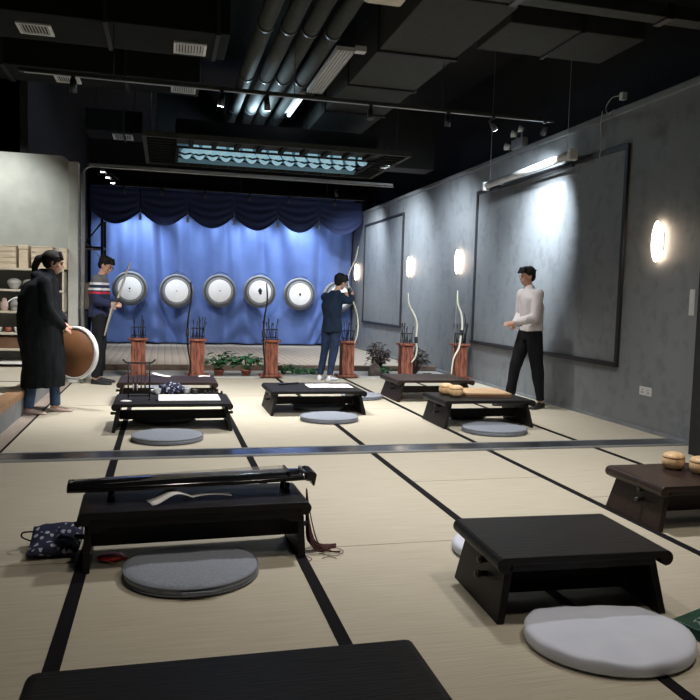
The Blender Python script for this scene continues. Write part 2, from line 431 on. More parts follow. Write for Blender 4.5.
# ================================================================== right wall panels
def wall_panel(y0, y1, z0, z1, label):
    r = thing('wall_panel', label, 'wall panel', (WX,(y0+y1)/2,z0), group=None)
    hy = (y1-y0)/2; h = z1-z0; w = .05
    obj('panel_sheet', box(B(), -.012, -.001, -hy+w, hy-w, w, h-w), M['wall'], r)
    for a, b_, c, d, xo in ((-hy,hy,0,w,-.05), (-hy,hy,h-w,h,-.035)):
        obj('frame_rail', box(B(), xo, -.001, a, b_, c, d), M['dark_metal'], r, bevel=.003)
    for a in (-hy, hy-w):
        obj('frame_stile', box(B(), -.035, -.001, a, a+w, w, h-w), M['dark_metal'], r, bevel=.003)
wall_panel(6.86, 10.72, .60, 2.96, 'large grey wall panel in a thin black frame, behind the person in white')
wall_panel(14.35, 17.35, .66, 3.02, 'smaller grey wall panel in a thin black frame, next to the blue curtain')

# sconces
def sconce(y, label):
    r = thing('wall_sconce', label, 'wall lamp', (WX, y, 1.9), group='warm sconces along the grey wall')
    obj('back_plate', box(B(), -.012, -.001, -.05, .05, -.09, .09), M['grey_metal'], r, bevel=.004)
    bm = B(); ell(bm, (-.050,0,0), (.035,.065,.20)); obj('lamp_shade', bm, M['sconce_glass'], r)
sconce(6.29, 'warm glowing wall lamp nearest the camera, right of the large panel')
sconce(11.36, 'warm glowing wall lamp just left of the large panel')
sconce(13.86, 'warm glowing wall lamp just right of the smaller panel')
sconce(18.0, 'warm glowing wall lamp farthest back, beside the curtain edge')

r = thing('wall_socket', 'white double power socket low on the grey wall', 'socket', (WX, 6.385, .405))
obj('plate', box(B(), -.010, -.001, -.095, .095, -.045, .045), M['plug'], r, bevel=.003)
for s in (-.045, .045):
    bm = B()
    for dz, dy in ((.015,0),(-.012,-.012),(-.012,.012)): box(bm, -.0125, -.0095, s+dy-.004, s+dy+.004, dz-.007, dz+.007)
    obj('outlet', bm, M['slot'], r)
r = thing('wall_switch', 'slim white switch plate beside the dark doorway', 'switch', (WX, 5.79, 1.31))
obj('plate', box(B(), -.010, -.001, -.035, .035, -.12, .12), M['plug'], r, bevel=.003)
obj('rocker', box(B(), -.014, -.009, -.018, .018, -.08, .08), M['white_metal'], r, bevel=.002)

# screen roller
r = thing('screen_roller', 'white screen roller tube hanging in front of the large wall panel', 'projection screen', (WX-.17, 8.9, 2.97))
bm = B(); cyl(bm, (0,-1.18,.02), (0,1.18,-.02), .045, n=28); obj('roller_tube', bm, M['white_metal'], r)
for s in (-1, 1): obj('end_cap', box(B(), -.055, .055, s*1.18-.03, s*1.18+.03, -.07-.02*s, .06-.02*s), M['white_metal'], r, bevel=.012)
bm = B(); box(bm, .05, .075, -1.1, 1.15, -.11, -.075); obj('bottom_bar', bm, M['dark_metal'], r, bevel=.004)
for s in (-1, 1):
    obj('bracket', box(B(), .04, .169, s*1.0-.015, s*1.0+.015, -.02, .01), M['grey_metal'], r)
for s in (-1, 1): obj('hanging_wire', cyl(B(), (0,s*1.05,.04), (0,s*1.05,2.02), .003, n=6), M['grey_metal'], r)

# emergency light, small sensor with a cable
r = thing('emergency_light', 'grey emergency light with three lamp heads on the wall top', 'emergency light', (WX-.02, 9.37, 3.40))
obj('battery_box', box(B(), -.05, .05, -.16, .16, -.03, .10), M['grey_metal'], r, bevel=.01)
for y, z, dy in ((.26,.03,.06),(.08,.17,.05),(-.1,.2,.03)):
    bm = B(); cyl(bm, (0,y*.5,.08), (-.02,y,z), .012, n=8); obj('arm', bm, M['grey_metal'], r)
    bm = B(); cyl(bm, (0,y,z), (-.06,y+dy,z+.02), .028, .05, n=18); obj('lamp_head', bm, M['white_metal'], r)
r = thing('wall_sensor', 'small white sensor with a looped cable above the large panel', 'sensor', (WX, 7.05, 3.45))
obj('sensor_body', box(B(), -.03, .03, -.03, .03, .0, .08), M['white_metal'], r, bevel=.006)
bm = B(); tube(bm, [(-.02,.03,.05),(-.03,.16,.06),(-.04,.25,-.02),(-.04,.2,-.10),(-.03,.1,-.08)], .004, 6); obj('cable', bm, M['plug'], r)
r = thing('hanging_cable', 'thin pale cable dangling down the wall beside the screen roller', 'cable', (WX-.05, 7.35, 3.4))
bm = B(); tube(bm, [(0,0,.0),(0,.02,-.15),(0,-.01,-.35),(-.0,.01,-.5)], .004, 6); obj('wire', bm, M['plug'], r)

# ================================================================== CURTAIN, VALANCE
def curtain_y(x, z):
    a = noise.noise(Vector((x*.8, z*.12, 3)))*2.5
    f = .05*math.sin(x*5.2+a*2.6) + .022*math.sin(x*15+a*4+1) + .24*noise.noise(Vector((x*2.2+.25*z, z*.35, 0)))
    low = max(0, (1.5-z)/1.5)
    # draped swoops under the targets
    k = math.sin((z + .5*(math.sin(x*2.9+.7))**2 + .25*x*math.sin(x))*11)
    f += .075*low*k*(.5+.5*math.sin(x*3.3+1))
    return f
bm = B(); nx, nz = 420, 90; G = []
for i in range(nx+1):
    x = -1.72 + i*(6.40/nx); c = []
    for j in range(nz+1):
        z0 = .01 + .04*abs(noise.noise(Vector((x*1.4,5,5)))); z = z0 + (3.75-z0)*j/nz
        c.append(bm.verts.new((x, 18.5+curtain_y(x, z), z)))
    G.append(c)
for i in range(nx):
    for j in range(nz):
        bm.faces.new((G[i][j], G[i+1][j], G[i+1][j+1], G[i][j+1])).smooth = True
o = obj('stage_curtain', bm, M['curtain']); tag(o, 'wide blue curtain hanging across the back of the archery range', 'curtain')
sm = o.modifiers.new('thick', 'SOLIDIFY'); sm.thickness = .008
r = thing('curtain_valance', 'dark blue valance of scalloped swags along the curtain top', 'curtain valance', (0,17.45,3.56))
cus = [-1.66,-.56,.49,1.55,2.58,3.57,4.64]
for a, b_ in zip(cus, cus[1:]):
    bm = B(); G = []; w = b_-a
    for i in range(29):
        s = i/28; c = []
        drop = math.sin(math.pi*s)
        for j in range(25):
            tt = j/24
            z = -tt*(.50 + .30*drop)
            yy = -.10*drop*tt - .03*math.sin(tt*26)*drop*(.4+tt) 
            c.append(bm.verts.new((a+w*s, yy, z)))
        G.append(c)
    for i in range(28):
        for j in range(24): bm.faces.new((G[i][j], G[i+1][j], G[i+1][j+1], G[i][j+1])).smooth = True
    o = obj('swag', bm, M['velvet'], r); q = o.modifiers.new('thick', 'SOLIDIFY'); q.thickness = .012
for x in cus[1:-1]:
    bm = B(); cyl(bm, (x,-.03,-.42), (x,-.03,-.56), .008, n=8); lathe(bm, [(.012,-.56),(.03,-.60),(.035,-.68),(.01,-.69)], 12, c=(x,-.03,0)); obj('tassel', bm, M['tassel_grey'], r)

# ================================================================== TARGETS
def make_target(x, z, label, spot, tilt=0):
    r = thing('archery_target', label, 'archery target', (x, 18.1, z), group='round targets in front of the blue curtain')
    bm = B(); prof = [(.0,.26),(.30,.26),(.36,.24),(.40,.19),(.405,.15),(.39,.145),(.39,.125),(.405,.12),(.405,.06),(.39,.055),(.385,.03),(.37,.01),(.35,.0),(.0,.0)]
    lathe(bm, [(max(a,.001),b) for a,b in prof], 48, 'Y'); obj('target_body', bm, M['foam'], r)
    bm = B(); lathe(bm, [(.352,-.010),(.372,-.012),(.376,.0),(.352,.0)], 48, 'Y'); obj('outer_ring', bm, M['foam_dark'], r)
    bm = B(); lathe(bm, [(.001,-.022),(.262,-.022),(.272,-.018),(.272,0),(.001,0)], 48, 'Y'); f = obj('target_face', bm, M['face'], r)
    bm = B(); lathe(bm, [(.272,-.014),(.285,-.018),(.325,-.012),(.33,0),(.272,0)], 48, 'Y'); obj('rim_ring', bm, M['foam'], r)
    for dx, dz, s in spot:
        bm = B(); lathe(bm, [(.001,-.026),(s,-.026),(s,-.021),(.001,-.021)], 20, 'Y', (dx,0,dz)); obj('bullseye_mark', bm, M['ink'], f)
    obj('back_bracket', cyl(B(), (0,.24,.05), (0,.29,.05), .03, n=12), M['dark_metal'], r)
    bm = B(); tube(bm, [(-.16,.12,.37),(-.05,.10,.44),(.02,.10,.46),(.12,.1,.43),(.2,.12,.40)], .008, 6); obj('hanging_cord', bm, M['bow_dark'], r)
T = [(-.81,1.32,'round target farthest left, behind the person in the striped sweater',[(0,.0,.022),(0,-.07,.012)]),
     (.27,1.29,'round target second from the left, behind the upright dark bow',[(0,.0,.012)]),
     (1.29,1.325,'round target in the middle with a tiny central mark',[(0,0,.012),(.03,0,.008)]),
     (2.27,1.335,'round target second from the right with a large black smudge',[(0,.02,.05),(.01,-.04,.035),(0,.07,.02)]),
     (3.27,1.30,'round target right of centre with a small mark',[(0,0,.028),(.0,-.03,.015)]),
     (4.28,1.26,'round target farthest right, half hidden behind the archer',[(0,0,.02)])]
for x, z, l, s in T: make_target(x, z, l, s)

# ================================================================== PEDESTALS with arrows, bows
def make_post():
    r = thing('quiver_post', 'x', 'wooden stand', (0,0,0), group='rustic red wood arrow stands at the tatami edge')
    obj('base_plate', box(B(), -.17, .17, -.12, .12, 0, .035), M['red_wood'], r, bevel=.006)
    bm = B(); box(bm, -.085, .085, -.07, .07, .035, .53); obj('column', bm, M['red_wood'], r, bevel=.012)
    bm = B(); box(bm, -.10, -.055, -.085, .085, .035, .53); obj('side_plank', bm, M['red_wood'], r, bevel=.008)
    bm = B(); box(bm, .055, .10, -.085, .085, .035, .53); obj('side_plank', bm, M['red_wood'], r, bevel=.008)
    obj('top_plate', box(B(), -.14, .14, -.11, .11, .53, .565), M['red_wood'], r, bevel=.008)
    bm = B()
    for z in (.60, .72): tube(bm, [(.10*math.cos(a), .07*math.sin(a), z) for a in [2*math.pi*k/16 for k in range(17)]], .006, 6, smooth=False)
    for k in range(8):
        a = 2*math.pi*k/8; cyl(bm, (.10*math.cos(a), .07*math.sin(a), .565), (.10*math.cos(a), .07*math.sin(a), .72), .004, n=6)
    obj('arrow_rack', bm, M['dark_metal'], r)
    return r
post = make_post()
posts = [(-.37,11.12,0,'arrow stand behind the long desk with the brush rack, leftmost of the row'),
         (.475,11.12,.03,'arrow stand with an upright dark bow, left of the two potted plants'),
         (1.58,11.12,-.02,'arrow stand with an upright dark bow, right of the two potted plants'),
         (2.78,11.12,.02,'arrow stand next to the archer in navy'),
         (3.78,11.2,.0,'arrow stand with a curved cream bow, among dusky shrubs'),
         (4.54,10.80,.03,'arrow stand with a cream bow against the grey wall, rightmost of the row')]
for i, (x, y, a, l) in enumerate(posts):
    p = post if i == 0 else dup(post)
    p.location = (x, y, .02 if y < 11.16 else -.012); p.rotation_euler = (0,0,a); p['label'] = l
    for k in range(7):
        rr = random.Random(i*20+k); ax, ay = rr.uniform(-.075,.075), rr.uniform(-.05,.05)
        tx, ty = ax*1.5+rr.uniform(-.04,.04), ay*1.4
        z0 = p.location.z + .566; ht = rr.uniform(.24,.33)
        e = thing('arrow', 'dark arrow standing in the rack of the ' + ['leftmost stand','stand left of the two potted plants','stand right of the two potted plants','stand next to the archer in navy','stand among dusky shrubs','rightmost stand'][i], 'arrow', (x+ax,y+ay,z0), group='arrows in the %s arrow stand' % ['first','second','third','fourth','fifth','sixth'][i])
        d = Vector((tx-ax, ty-ay, ht)); bm = B(); cyl(bm, (0,0,0), d, .006, n=8); obj('shaft', bm, M['arrow'], e)
        bm = B(); u = d.normalized()
        for q in range(3):
            an = q*2.09; s = Vector((math.cos(an), math.sin(an), 0))*.010
            a0 = d*.80; b0 = d*.98
            v = [bm.verts.new(c) for c in (a0, a0+s*.9, b0+s, b0)]; w = [bm.verts.new(c+Vector((.001,.001,0))) for c in (a0, a0+s*.9, b0+s, b0)]
            bm.faces.new(v); bm.faces.new(w[::-1])
            for g in range(4): bm.faces.new((v[g], v[(g+1)%4], w[(g+1)%4], w[g]))
        obj('fletching', bm, M['arrow'], e)

def bow(name, label, pts, m, r0=.013, tipr=.006, grip=(.45,.55), string=True, group=None):
    base = Vector(pts[-1]); P = [Vector(p)-base for p in pts]
    r = thing(name, label, 'bow', tuple(base), group=group)
    SP = smoothpath(P, 8); n = len(SP)
    bm = B(); tube(bm, SP, lambda q: tipr + (r0-tipr)*math.sin(math.pi*q)**.6, 10, smooth=False, flat=.7); obj('limbs', bm, m, r)
    a, b_ = int(grip[0]*n), int(grip[1]*n)
    bm = B(); tube(bm, SP[a:b_+1], r0*1.25, 10, smooth=False); obj('grip', bm, M['grip'], r)
    if string:
        bm = B(); tube(bm, [SP[1], SP[-2]], .0025, 6, smooth=False); obj('bow_string', bm, M['string'], r)
    return r
bow('recurve_bow', 'tall dark bow leaning upright on the stand left of the potted plants', [(.365,11.0,1.42),(.375,10.98,1.2),(.335,10.96,.9),(.325,10.96,.68),(.335,10.96,.45),(.375,10.98,.2),(.35,11.0,.022)], M['bow_dark'], .020, .012)
bow('recurve_bow', 'tall dark bow leaning upright on the stand right of the potted plants', [(1.475,11.0,1.44),(1.49,10.98,1.2),(1.45,10.96,.92),(1.44,10.96,.68),(1.445,10.96,.45),(1.475,10.98,.2),(1.46,11.0,.022)], M['bow_dark'], .019, .012)
bow('recurve_bow', 'cream curved bow on the stand among dusky shrubs', [(3.74,11.08,1.36),(3.76,11.07,1.18),(3.86,11.06,1.0),(3.90,11.06,.86),(3.895,11.06,.64),(3.915,11.07,.46),(3.90,11.08,.34),(3.84,11.09,.25)], M['bow_cream'], .022, .010, grip=(.55,.63), string=False)
bow('recurve_bow', 'cream curved bow on the rightmost stand by the grey wall', [(4.405, 10.65, 1.415), (4.405, 10.63, 1.222), (4.463, 10.61, 1.048), (4.487, 10.61, 0.874), (4.468, 10.61, 0.7), (4.444, 10.61, 0.526), (4.366, 10.63, 0.333), (4.347, 10.65, 0.012)], M['bow_cream'], .022, .010, grip=(.48,.56))
r = thing('bow_stave', 'thin dark rod leaning on the rightmost arrow stand', 'rod', (4.61,10.76,.566))
bm = B(); tube(bm, [(0,0,0),(.01,.0,.25),(-.03,.0,.5)], .007, 8); obj('rod', bm, M['bow_dark'], r)

# plants and rocks
def leafbm(bm, p, d, L, w, up=.3):
    d = d.normalized(); s = d.cross(Vector((0,0,1))).normalized()
    prof = [(0,0,0),(.25,.8,.12),(.55,1,.12),(.85,.5,.0),(1,0,-.1)]
    left = []; right = []; mid = []
    for t_, ww, z in prof:
        c = p + d*L*t_ + Vector((0,0,z*L*up*2)); mid.append(bm.verts.new(c))
        left.append(bm.verts.new(c + s*w*ww*.5 + Vector((0,0,.08*w*ww)))); right.append(bm.verts.new(c - s*w*ww*.5 + Vector((0,0,.08*w*ww))))
    for i in range(4):
        bm.faces.new((mid[i], left[i], left[i+1], mid[i+1])); bm.faces.new((mid[i], mid[i+1], right[i+1], right[i]))
def plant(x, y, z, label, H, W, n, m, seed, pot=True, L=.15):
    rr = random.Random(seed); cat = 'potted plant' if pot else 'shrub'
    r = thing('potted_plant' if pot else 'leafy_shrub', label, cat, (x,y,z))
    z0 = 0
    if pot:
        bm = B(); lathe(bm, [(.001,0),(.06,0),(.078,.09),(.085,.09),(.085,.11),(.072,.11),(.07,.10),(.001,.10)], 24); obj('pot', bm, M['terracotta'], r)
        bm = B(); lathe(bm, [(.001,.095),(.069,.10),(.069,.104),(.001,.106)], 20); obj('soil', bm, M['soil'], r); z0 = .10
    sb = B(); lb = B()
    for k in range(n):
        a = rr.uniform(0, 2*math.pi); q = rr.uniform(.15,1)**.7
        top = Vector((math.cos(a)*W*q, math.sin(a)*W*q*.6, z0 + H*rr.uniform(.35,1)*(1.1-.45*q)))
        b0 = Vector((math.cos(a)*.02, math.sin(a)*.02, z0-.005))
        tube(sb, [b0, b0.lerp(top,.6)+Vector((0,0,.04)), top], .003, 5)
        for _ in range(2):
            aa = a + rr.uniform(-.9,.9)
            leafbm(lb, top, Vector((math.cos(aa), math.sin(aa), rr.uniform(-.5,.3))), L*rr.uniform(.7,1.2), L*.55)
    obj('stems', sb, m, r); o = obj('leaves', lb, m, r, smooth=True)
    s = o.modifiers.new('th', 'SOLIDIFY'); s.thickness = .002
plant(.817,11.38,-.012,'potted leafy green plant in terracotta, left one of the pair',.30,.22,34,M['leaf'],1)
plant(1.235,11.38,-.012,'potted leafy green plant in terracotta, right one of the pair',.28,.20,34,M['leaf'],2)
for i, (x, s, h, l) in enumerate(((1.88,.16,.20,'low green shrub just right of the second dark bow'),(2.12,.14,.12,'low green shrub midway between bow stand and archer'),(2.36,.13,.11,'low green shrub at the feet of the archer'))):
    plant(x, 11.75, -.012, l, h, s, 34, M['leaf'], 10+i, pot=False, L=.085)
plant(3.50,11.62,-.012,'low green shrub beneath the dusky shrubs, right of the rocks',.16,.14,26,M['leaf'],20,pot=False,L=.09)
plant(3.52,11.9,-.012,'tall dusky brown shrub left of the fifth arrow stand',.58,.20,120,M['leaf_dry'],21,pot=False,L=.08)
plant(4.10,11.7,-.012,'tall dusky brown shrub right of the fifth arrow stand',.52,.24,130,M['leaf_dry'],22,pot=False,L=.08)
def rock(x, y, sx, sy, sz, label, seed):
    bm = B(); bmesh.ops.create_icosphere(bm, subdivisions=4, radius=1)
    for v in bm.verts:
        n_ = noise.noise(v.co*1.3+Vector((seed,0,0)))*.3; v.co *= 1+n_
        taper = 1-.45*max(0,v.co.z); v.co.x *= sx*taper; v.co.y *= sy*taper; v.co.z *= sz
    o = obj('garden_rock', bm, M['rock'], smooth=True, loc=(x,y,-.012+sz*.6)); tag(o, label, 'rock')
rock(3.33,11.45,.11,.09,.15,'pointed brown rock at the foot of the grey wall side',1)
rock(4.25,11.45,.16,.08,.035,'flat brown stone between the two cream bow stands',5)

# ================================================================== TABLES
def make_table(L, W, H, m, loc, label, rot=0., knobs=True, apron=.03, ins=.10, spl=.075, notch=False, st=(.07,.155)):
    # loc = centre on the floor
    r = thing('low_table', label, 'table', (*loc, 0), rot, group=None)
    hl, hw, th = L/2, W/2, .030
    # top: flat slab whose two ends roll under
    prof = [(-hl+.03, H), (hl-.03, H)]
    for k in range(1, 9):
        a = R(90-22.5*k); prof.append((hl-.03+.032*math.cos(a), H-.032+.032*math.sin(a)))
    prof += [(hl-.05, H-.055),(hl-.055, H-th), (-hl+.055, H-th), (-hl+.05, H-.055)]
    for k in range(8, 0, -1):
        a = R(90-22.5*k); prof.append((-hl+.03-.032*math.cos(a), H-.032+.032*math.sin(a)))
    bm = B(); prism(bm, prof, 'Y', -hw, hw); obj('tabletop', bm, m, r, bevel=.004)
    tk = .032
    for s in (-1, 1):
        bm = B()
        xt = s*(hl-ins); xb = s*(hl-ins+spl)
        v = []
        for z, xx, ww in ((H-th, xt, hw-.045), (.0, xb, hw-.012)):
            for yy in (-ww, ww):
                v += [bm.verts.new((xx-s*tk/2, yy, z)), bm.verts.new((xx+s*tk/2, yy, z))]
        for f in ((0,1,3,2),(4,6,7,5),(0,4,5,1),(2,3,7,6),(0,2,6,4),(1,5,7,3)): bm.faces.new([v[i] for i in f])
        lg = obj('leg_panel', bm, m, r, bevel=.004)
        if knobs:
            for zz in (.195, .135):
                xx = s*(hl-ins + spl*(H-zz)/H)
                for yy in (-.06,):
                    bm = B(); lathe(bm, [(.001,s*.065),(.013,s*.062),(.016,s*.05),(.012,s*.035),(.012,0)], 16, 'X', (xx,yy,zz)); obj('dowel_peg', bm, M['knob'], lg)
    obj('stretcher', box(B(), -(hl-ins+.01), hl-ins+.01, -.016, .016, *st), m, r, bevel=.003)
    if apron:
        for s in (-1,1):
            bm = B(); z1 = H-th; nq = .022 if notch else .0
            pl = [(-(hl-ins), z1), (hl-ins, z1), (hl-ins, z1-apron-nq), (hl-ins-.05, z1-apron-nq*.8), (hl-ins-.09, z1-apron), (-(hl-ins)+.09, z1-apron), (-(hl-ins)+.05, z1-apron-nq*.8), (-(hl-ins), z1-apron-nq)]
            prism(bm, pl, 'Y', s*(hw-.03)-.009, s*(hw-.03)+.009); obj('apron', bm, m, r, bevel=.002)
    return r
TH = .262
bw, dw = M['black_wood'], M['brown_wood_dark']
make_table(1.05,.50,.285,bw,(.188,1.70),'black wooden low table in the foreground cut off by the picture bottom')
make_table(1.06,.38,.282,bw,(.158,3.565),'black low table carrying the long zither', R(2.0), apron=.05, ins=.045, spl=.01, notch=True)
make_table(.765,.52,.272,bw,(1.663,2.79),'empty black low table with curled ends beside the lilac cushion', R(-2.5), ins=.07, spl=.045, st=(.025,.175), apron=.035)
make_table(.98,.54,TH,dw,(3.185,3.73),'dark brown low table with two wooden bowls at the right edge', ins=.08, spl=.06, st=(.04,.175))
make_table(.98,.66,.282,bw,(3.155,6.98),'black low table holding the wooden game board', apron=.0, ins=.08, spl=.06)
make_table(1.02,.76,.27,dw,(3.27,8.84),'dark brown empty low table in front of the fifth arrow stand', apron=0)
make_table(1.04,.78,TH,bw,(1.605,7.94),'black low table with a white sheet, in front of the archer', apron=0, ins=.07, spl=.055)
make_table(1.07,.68,TH,bw,(.085,7.08),'black low desk carrying the brush rack and blue ink things', apron=0, ins=.06, spl=.045)
make_table(1.10,.72,TH,dw,(.045,8.70),'dark low table behind the brush desk with folded papers on it', apron=0, ins=.06, spl=.045)

# ================================================================== CUSHIONS
def cushion(x, y, label, rx=.30, ry=.30, h=.052, m=None, flat=None, rot=0, seam=True, group='round floor cushions', puff=.0):
    m = m or M['cush']
    r = thing('floor_cushion', label, 'floor cushion', (x,y,.0), rot, group=group)
    bm = B(); n = 72; rings = []
    prof = [(.0,.002),(.92,.002),(.985,.010),(1.0,.024),(.995,h-.014),(.97,h-.004),(.90,h+.001),(.6,h+.004),(.3,h+.005),(.0,h+.005)]
    for q, z in prof:
        ring = []
        for i in range(n):
            a = 2*math.pi*i/n; cx, cy = math.cos(a), math.sin(a)
            px, py = rx*cx*q, ry*cy*q
            if flat is not None:
                lim = ry*flat*q if q > .01 else 0
                if py > lim: py = lim + (py-lim)*.25
            zz = z + (noise.noise(Vector((px*9+x, py*9+y, z*2)))*.006*(1+puff*.5) if z > h-.02 else 0)
            ring.append(bm.verts.new((px, py, zz)))
        rings.append(ring)
    for a, b_ in zip(rings, rings[1:]):
        for k in range(n): bm.faces.new((a[k], a[(k+1)%n], b_[(k+1)%n], b_[k])).smooth = True
    bmesh.ops.remove_doubles(bm, verts=bm.verts[:], dist=.0002)
    obj('cushion_pad', bm, m, r)
    if seam:
        for z in (.012, h-.010):
            pts = []
            for i in range(73):
                a = 2*math.pi*i/72; px, py = rx*1.0*math.cos(a), ry*1.0*math.sin(a)
                if flat is not None and py > ry*flat: py = ry*flat + (py-ry*flat)*.25
                pts.append((px, py, z))
            bm = B(); tube(bm, pts, .0042, 6, smooth=False); obj('piping', bm, M['cush_pipe'] if m is M['cush'] else m, r)
    return r
c = cushion(.13,3.30,'grey round cushion in front of the zither table', .298,.285, flat=.72)
bm = B(); box(bm, -.05,.10,-.30,-.292,.020,.034); o = obj('label_strip', bm, M['cush_pipe'], c)
cushion(1.625,2.335,'pale lilac satin cushion beside the empty black table, near the green box', .315,.27,.06, M['lilac'], flat=.75, rot=R(-8), seam=False, puff=1)
cushion(1.70,3.33,'pale cushion peeking out behind the left leg of the empty black table', .28,.26,.055, M['lilac'], seam=False)
cushion(.035,6.42,'grey round cushion on the near side of the brush desk', .30,.28)
cushion(.01,7.42,'grey round cushion beneath the brush desk', .30,.26)
cushion(1.652,7.28,'grey round cushion nearest in front of the white sheet table', .30,.27)
cushion(1.71,8.06,'grey round cushion beneath the white sheet table', .30,.27)
cushion(2.42,8.85,'grey round cushion behind the right end of the white sheet table', .26,.25)
cushion(3.13,6.50,'grey round cushion in front of the game board table', .32,.28)
cushion(3.17,7.45,'grey round cushion beneath the game board table', .27,.25)
cushion(.03,9.62,'grey cushion behind the dark table with folded papers', .28,.24)

# ================================================================== ZITHER and things near it
r = thing('zither', 'long black lacquered zither with a hooked right end on the low table', 'zither', (.148,3.60,.282), R(2.5))
r.scale = (.965,1,1)
def zsec(x): # half width by station
    s = (x+.60)/1.24
    w = .082 + .018*math.sin(math.pi*min(1,max(0,s*1.1)))
    if s < .04: w = .080
    return w
bm = B(); rings = []
st = [-.60,-.598,-.57,-.50,-.40,-.2,0,.2,.35,.45,.51,.55,.570,.574]
for i, x in enumerate(st):
    w = zsec(x); e = .35 if i in (0, len(st)-1) else 1
    ring = []; z0 = .045 + .012*(x+.6)/1.2; hh = .048
    for k in range(20):
        a = 2*math.pi*k/20; ca, sa = math.cos(a), math.sin(a)
        yy = w*(.88 if e<1 else 1)*abs(ca)**.75*math.copysign(1,ca)
        zz = (sa*.030 if sa > 0 else sa*.018)*(e if e==1 else .8)
        ring.append(bm.verts.new((x, yy, z0 + .018 + zz)))
    rings.append(ring)
for a, b_ in zip(rings, rings[1:]):
    for k in range(20): bm.faces.new((a[k], a[(k+1)%20], b_[(k+1)%20], b_[k])).smooth = True
bm.faces.new(rings[0]); bm.faces.new(rings[-1]); obj('sound_board', bm, M['lacquer'], r)
bm = B(); prism(bm, [(.565,.10),(.59,.106),(.615,.102),(.623,.088),(.612,.035),(.603,.033),(.595,.06),(.58,.06),(.565,.06)], 'Y', -.075, .075); obj('tail_hook', bm, M['lacquer'], r, bevel=.006)
for x in (-.40, .47):
    for s in (-1, 1):
        bm = B(); lathe(bm, [(.001,0),(.018,0),(.016,.03),(.012,.052),(.001,.052)], 14, c=(x,s*.05,0)); obj('foot', bm, M['lacquer'], r)
obj('bridge', box(B(), .47,.482,-.08,.08,.085,.112), M['lacquer'], r, bevel=.002)
bm = B(); cyl(bm, (.54,-.03,.10), (.54,-.03,.13), .010, n=12); obj('tuning_knob', bm, M['grey_metal'], r)
bm = B()
for k in range(7):
    y = -.06 + k*.02; tube(bm, [(-.58,y,.083),(.0,y,.103),(.475,y,.114)], .0011, 4, smooth=False)
obj('strings', bm, M['string'], r)

def sheet(bm, c, d, w, L, curve, thick=.002, n=10):
    d = Vector(d).normalized(); s = d.cross(Vector((0,0,1))).normalized(); c = Vector(c); A = []; Bq = []
    for i in range(n+1):
        q = i/n; p = c + d*L*q + Vector((0,0,curve(q)))
        A.append((bm.verts.new(p-s*w/2), bm.verts.new(p+s*w/2)))
        p = p + Vector((0,0,thick)); Bq.append((bm.verts.new(p-s*w/2), bm.verts.new(p+s*w/2)))
    for i in range(n):
        bm.faces.new((A[i][0],A[i][1],A[i+1][1],A[i+1][0])); bm.faces.new((Bq[i][0],Bq[i+1][0],Bq[i+1][1],Bq[i][1]))
        bm.faces.new((A[i][0],A[i+1][0],Bq[i+1][0],Bq[i][0])); bm.faces.new((A[i][1],Bq[i][1],Bq[i+1][1],A[i+1][1]))
    bm.faces.new((A[0][0],Bq[0][0],Bq[0][1],A[0][1])); bm.faces.new((A[n][0],A[n][1],Bq[n][1],Bq[n][0]))
    return bm
r = thing('paper_booklet', 'white folded booklet lying open in front of the zither', 'booklet', (-.06,3.465,.283))
bm = B(); sheet(bm, (0,0,.003), (1,.36,0), .10, .20, lambda q: .038*math.sin(q*math.pi*.85)**2+.002*q); obj('open_page', bm, M['paper'], r, smooth=True)
bm = B(); sheet(bm, (.155,.05,.006), (1,.18,0), .055, .23, lambda q: .014*math.sin(q*math.pi)); obj('page', bm, M['paper'], r, smooth=True)

# tassels off the table end
r = thing('tassel_cluster', 'dark maroon tassels trailing from the zither down to the mat', 'tassel', (.70,3.50,0.0))
for k in range(16):
    rr = random.Random(k+3); dx, dy = rr.uniform(-.02,.03), rr.uniform(-.05,.05); e2 = rr.uniform(.0,.12)
    bm = B(); tube(bm, [(-.005,.03+dy*.2,.31),(.001+dx*.2,.03+dy*.4,.22),(.008+dx*.6,.02+dy*.8,.12),(.02+dx,dy,.05),(.03+dx+e2*.4,dy*1.2,.018),(.04+dx+e2,dy*1.4+.02,.006)], lambda q: .002+.0032*q, 6); obj('tassel_strand', bm, M['maroon'], r)
bm = B(); tube(bm, [(.05,-.05,.006),(.11,-.10,.006),(.17,-.06,.008),(.16,.0,.006),(.10,.02,.006)], .0018, 5); tube(bm, [(-.02,-.07,.004),(.0,-.12,.004),(-.04,-.16,.004)], .0015, 5); tube(bm, [(.05,-.12,.004),(.09,-.10,.004),(.12,-.13,.004)], .0015, 5)
obj('loose_thread', bm, M['maroon'], r)

# floral bag
r = thing('floral_bag', 'navy and white floral cloth bag lying left of the zither table', 'bag', (-.50,3.70,0), R(5))
bm = B(); G = []
for i in range(25):
    c = []
    for j in range(17):
        a, b_ = i/24*2-1, j/16*2-1
        c.append((a, b_, math.sqrt(max(0,1-abs(a)**3))*math.sqrt(max(0,1-abs(b_)**3))))
    G.append(c)
top = [[bm.verts.new((a*.115+.01*b_, b_*.12, .035+.035*h_+.10*max(0,b_+.2)*.5 + .008*noise.noise(Vector((a*3,b_*3,0))))) for a,b_,h_ in c] for c in G]
bot = [[bm.verts.new((a*.115+.01*b_, b_*.12, .004+.028*(1-h_)*1 )) for a,b_,h_ in c] for c in G]
for i in range(24):
    for j in range(16):
        bm.faces.new((top[i][j],top[i+1][j],top[i+1][j+1],top[i][j+1])).smooth = True; bm.faces.new((bot[i][j],bot[i][j+1],bot[i+1][j+1],bot[i+1][j])).smooth = True
for i in range(24):
    for j in (0,16): bm.faces.new((top[i][j],top[i+1][j],bot[i+1][j],bot[i][j]))
for j in range(16):
    for i in (0,24): bm.faces.new((top[i][j],top[i][j+1],bot[i][j+1],bot[i][j]))
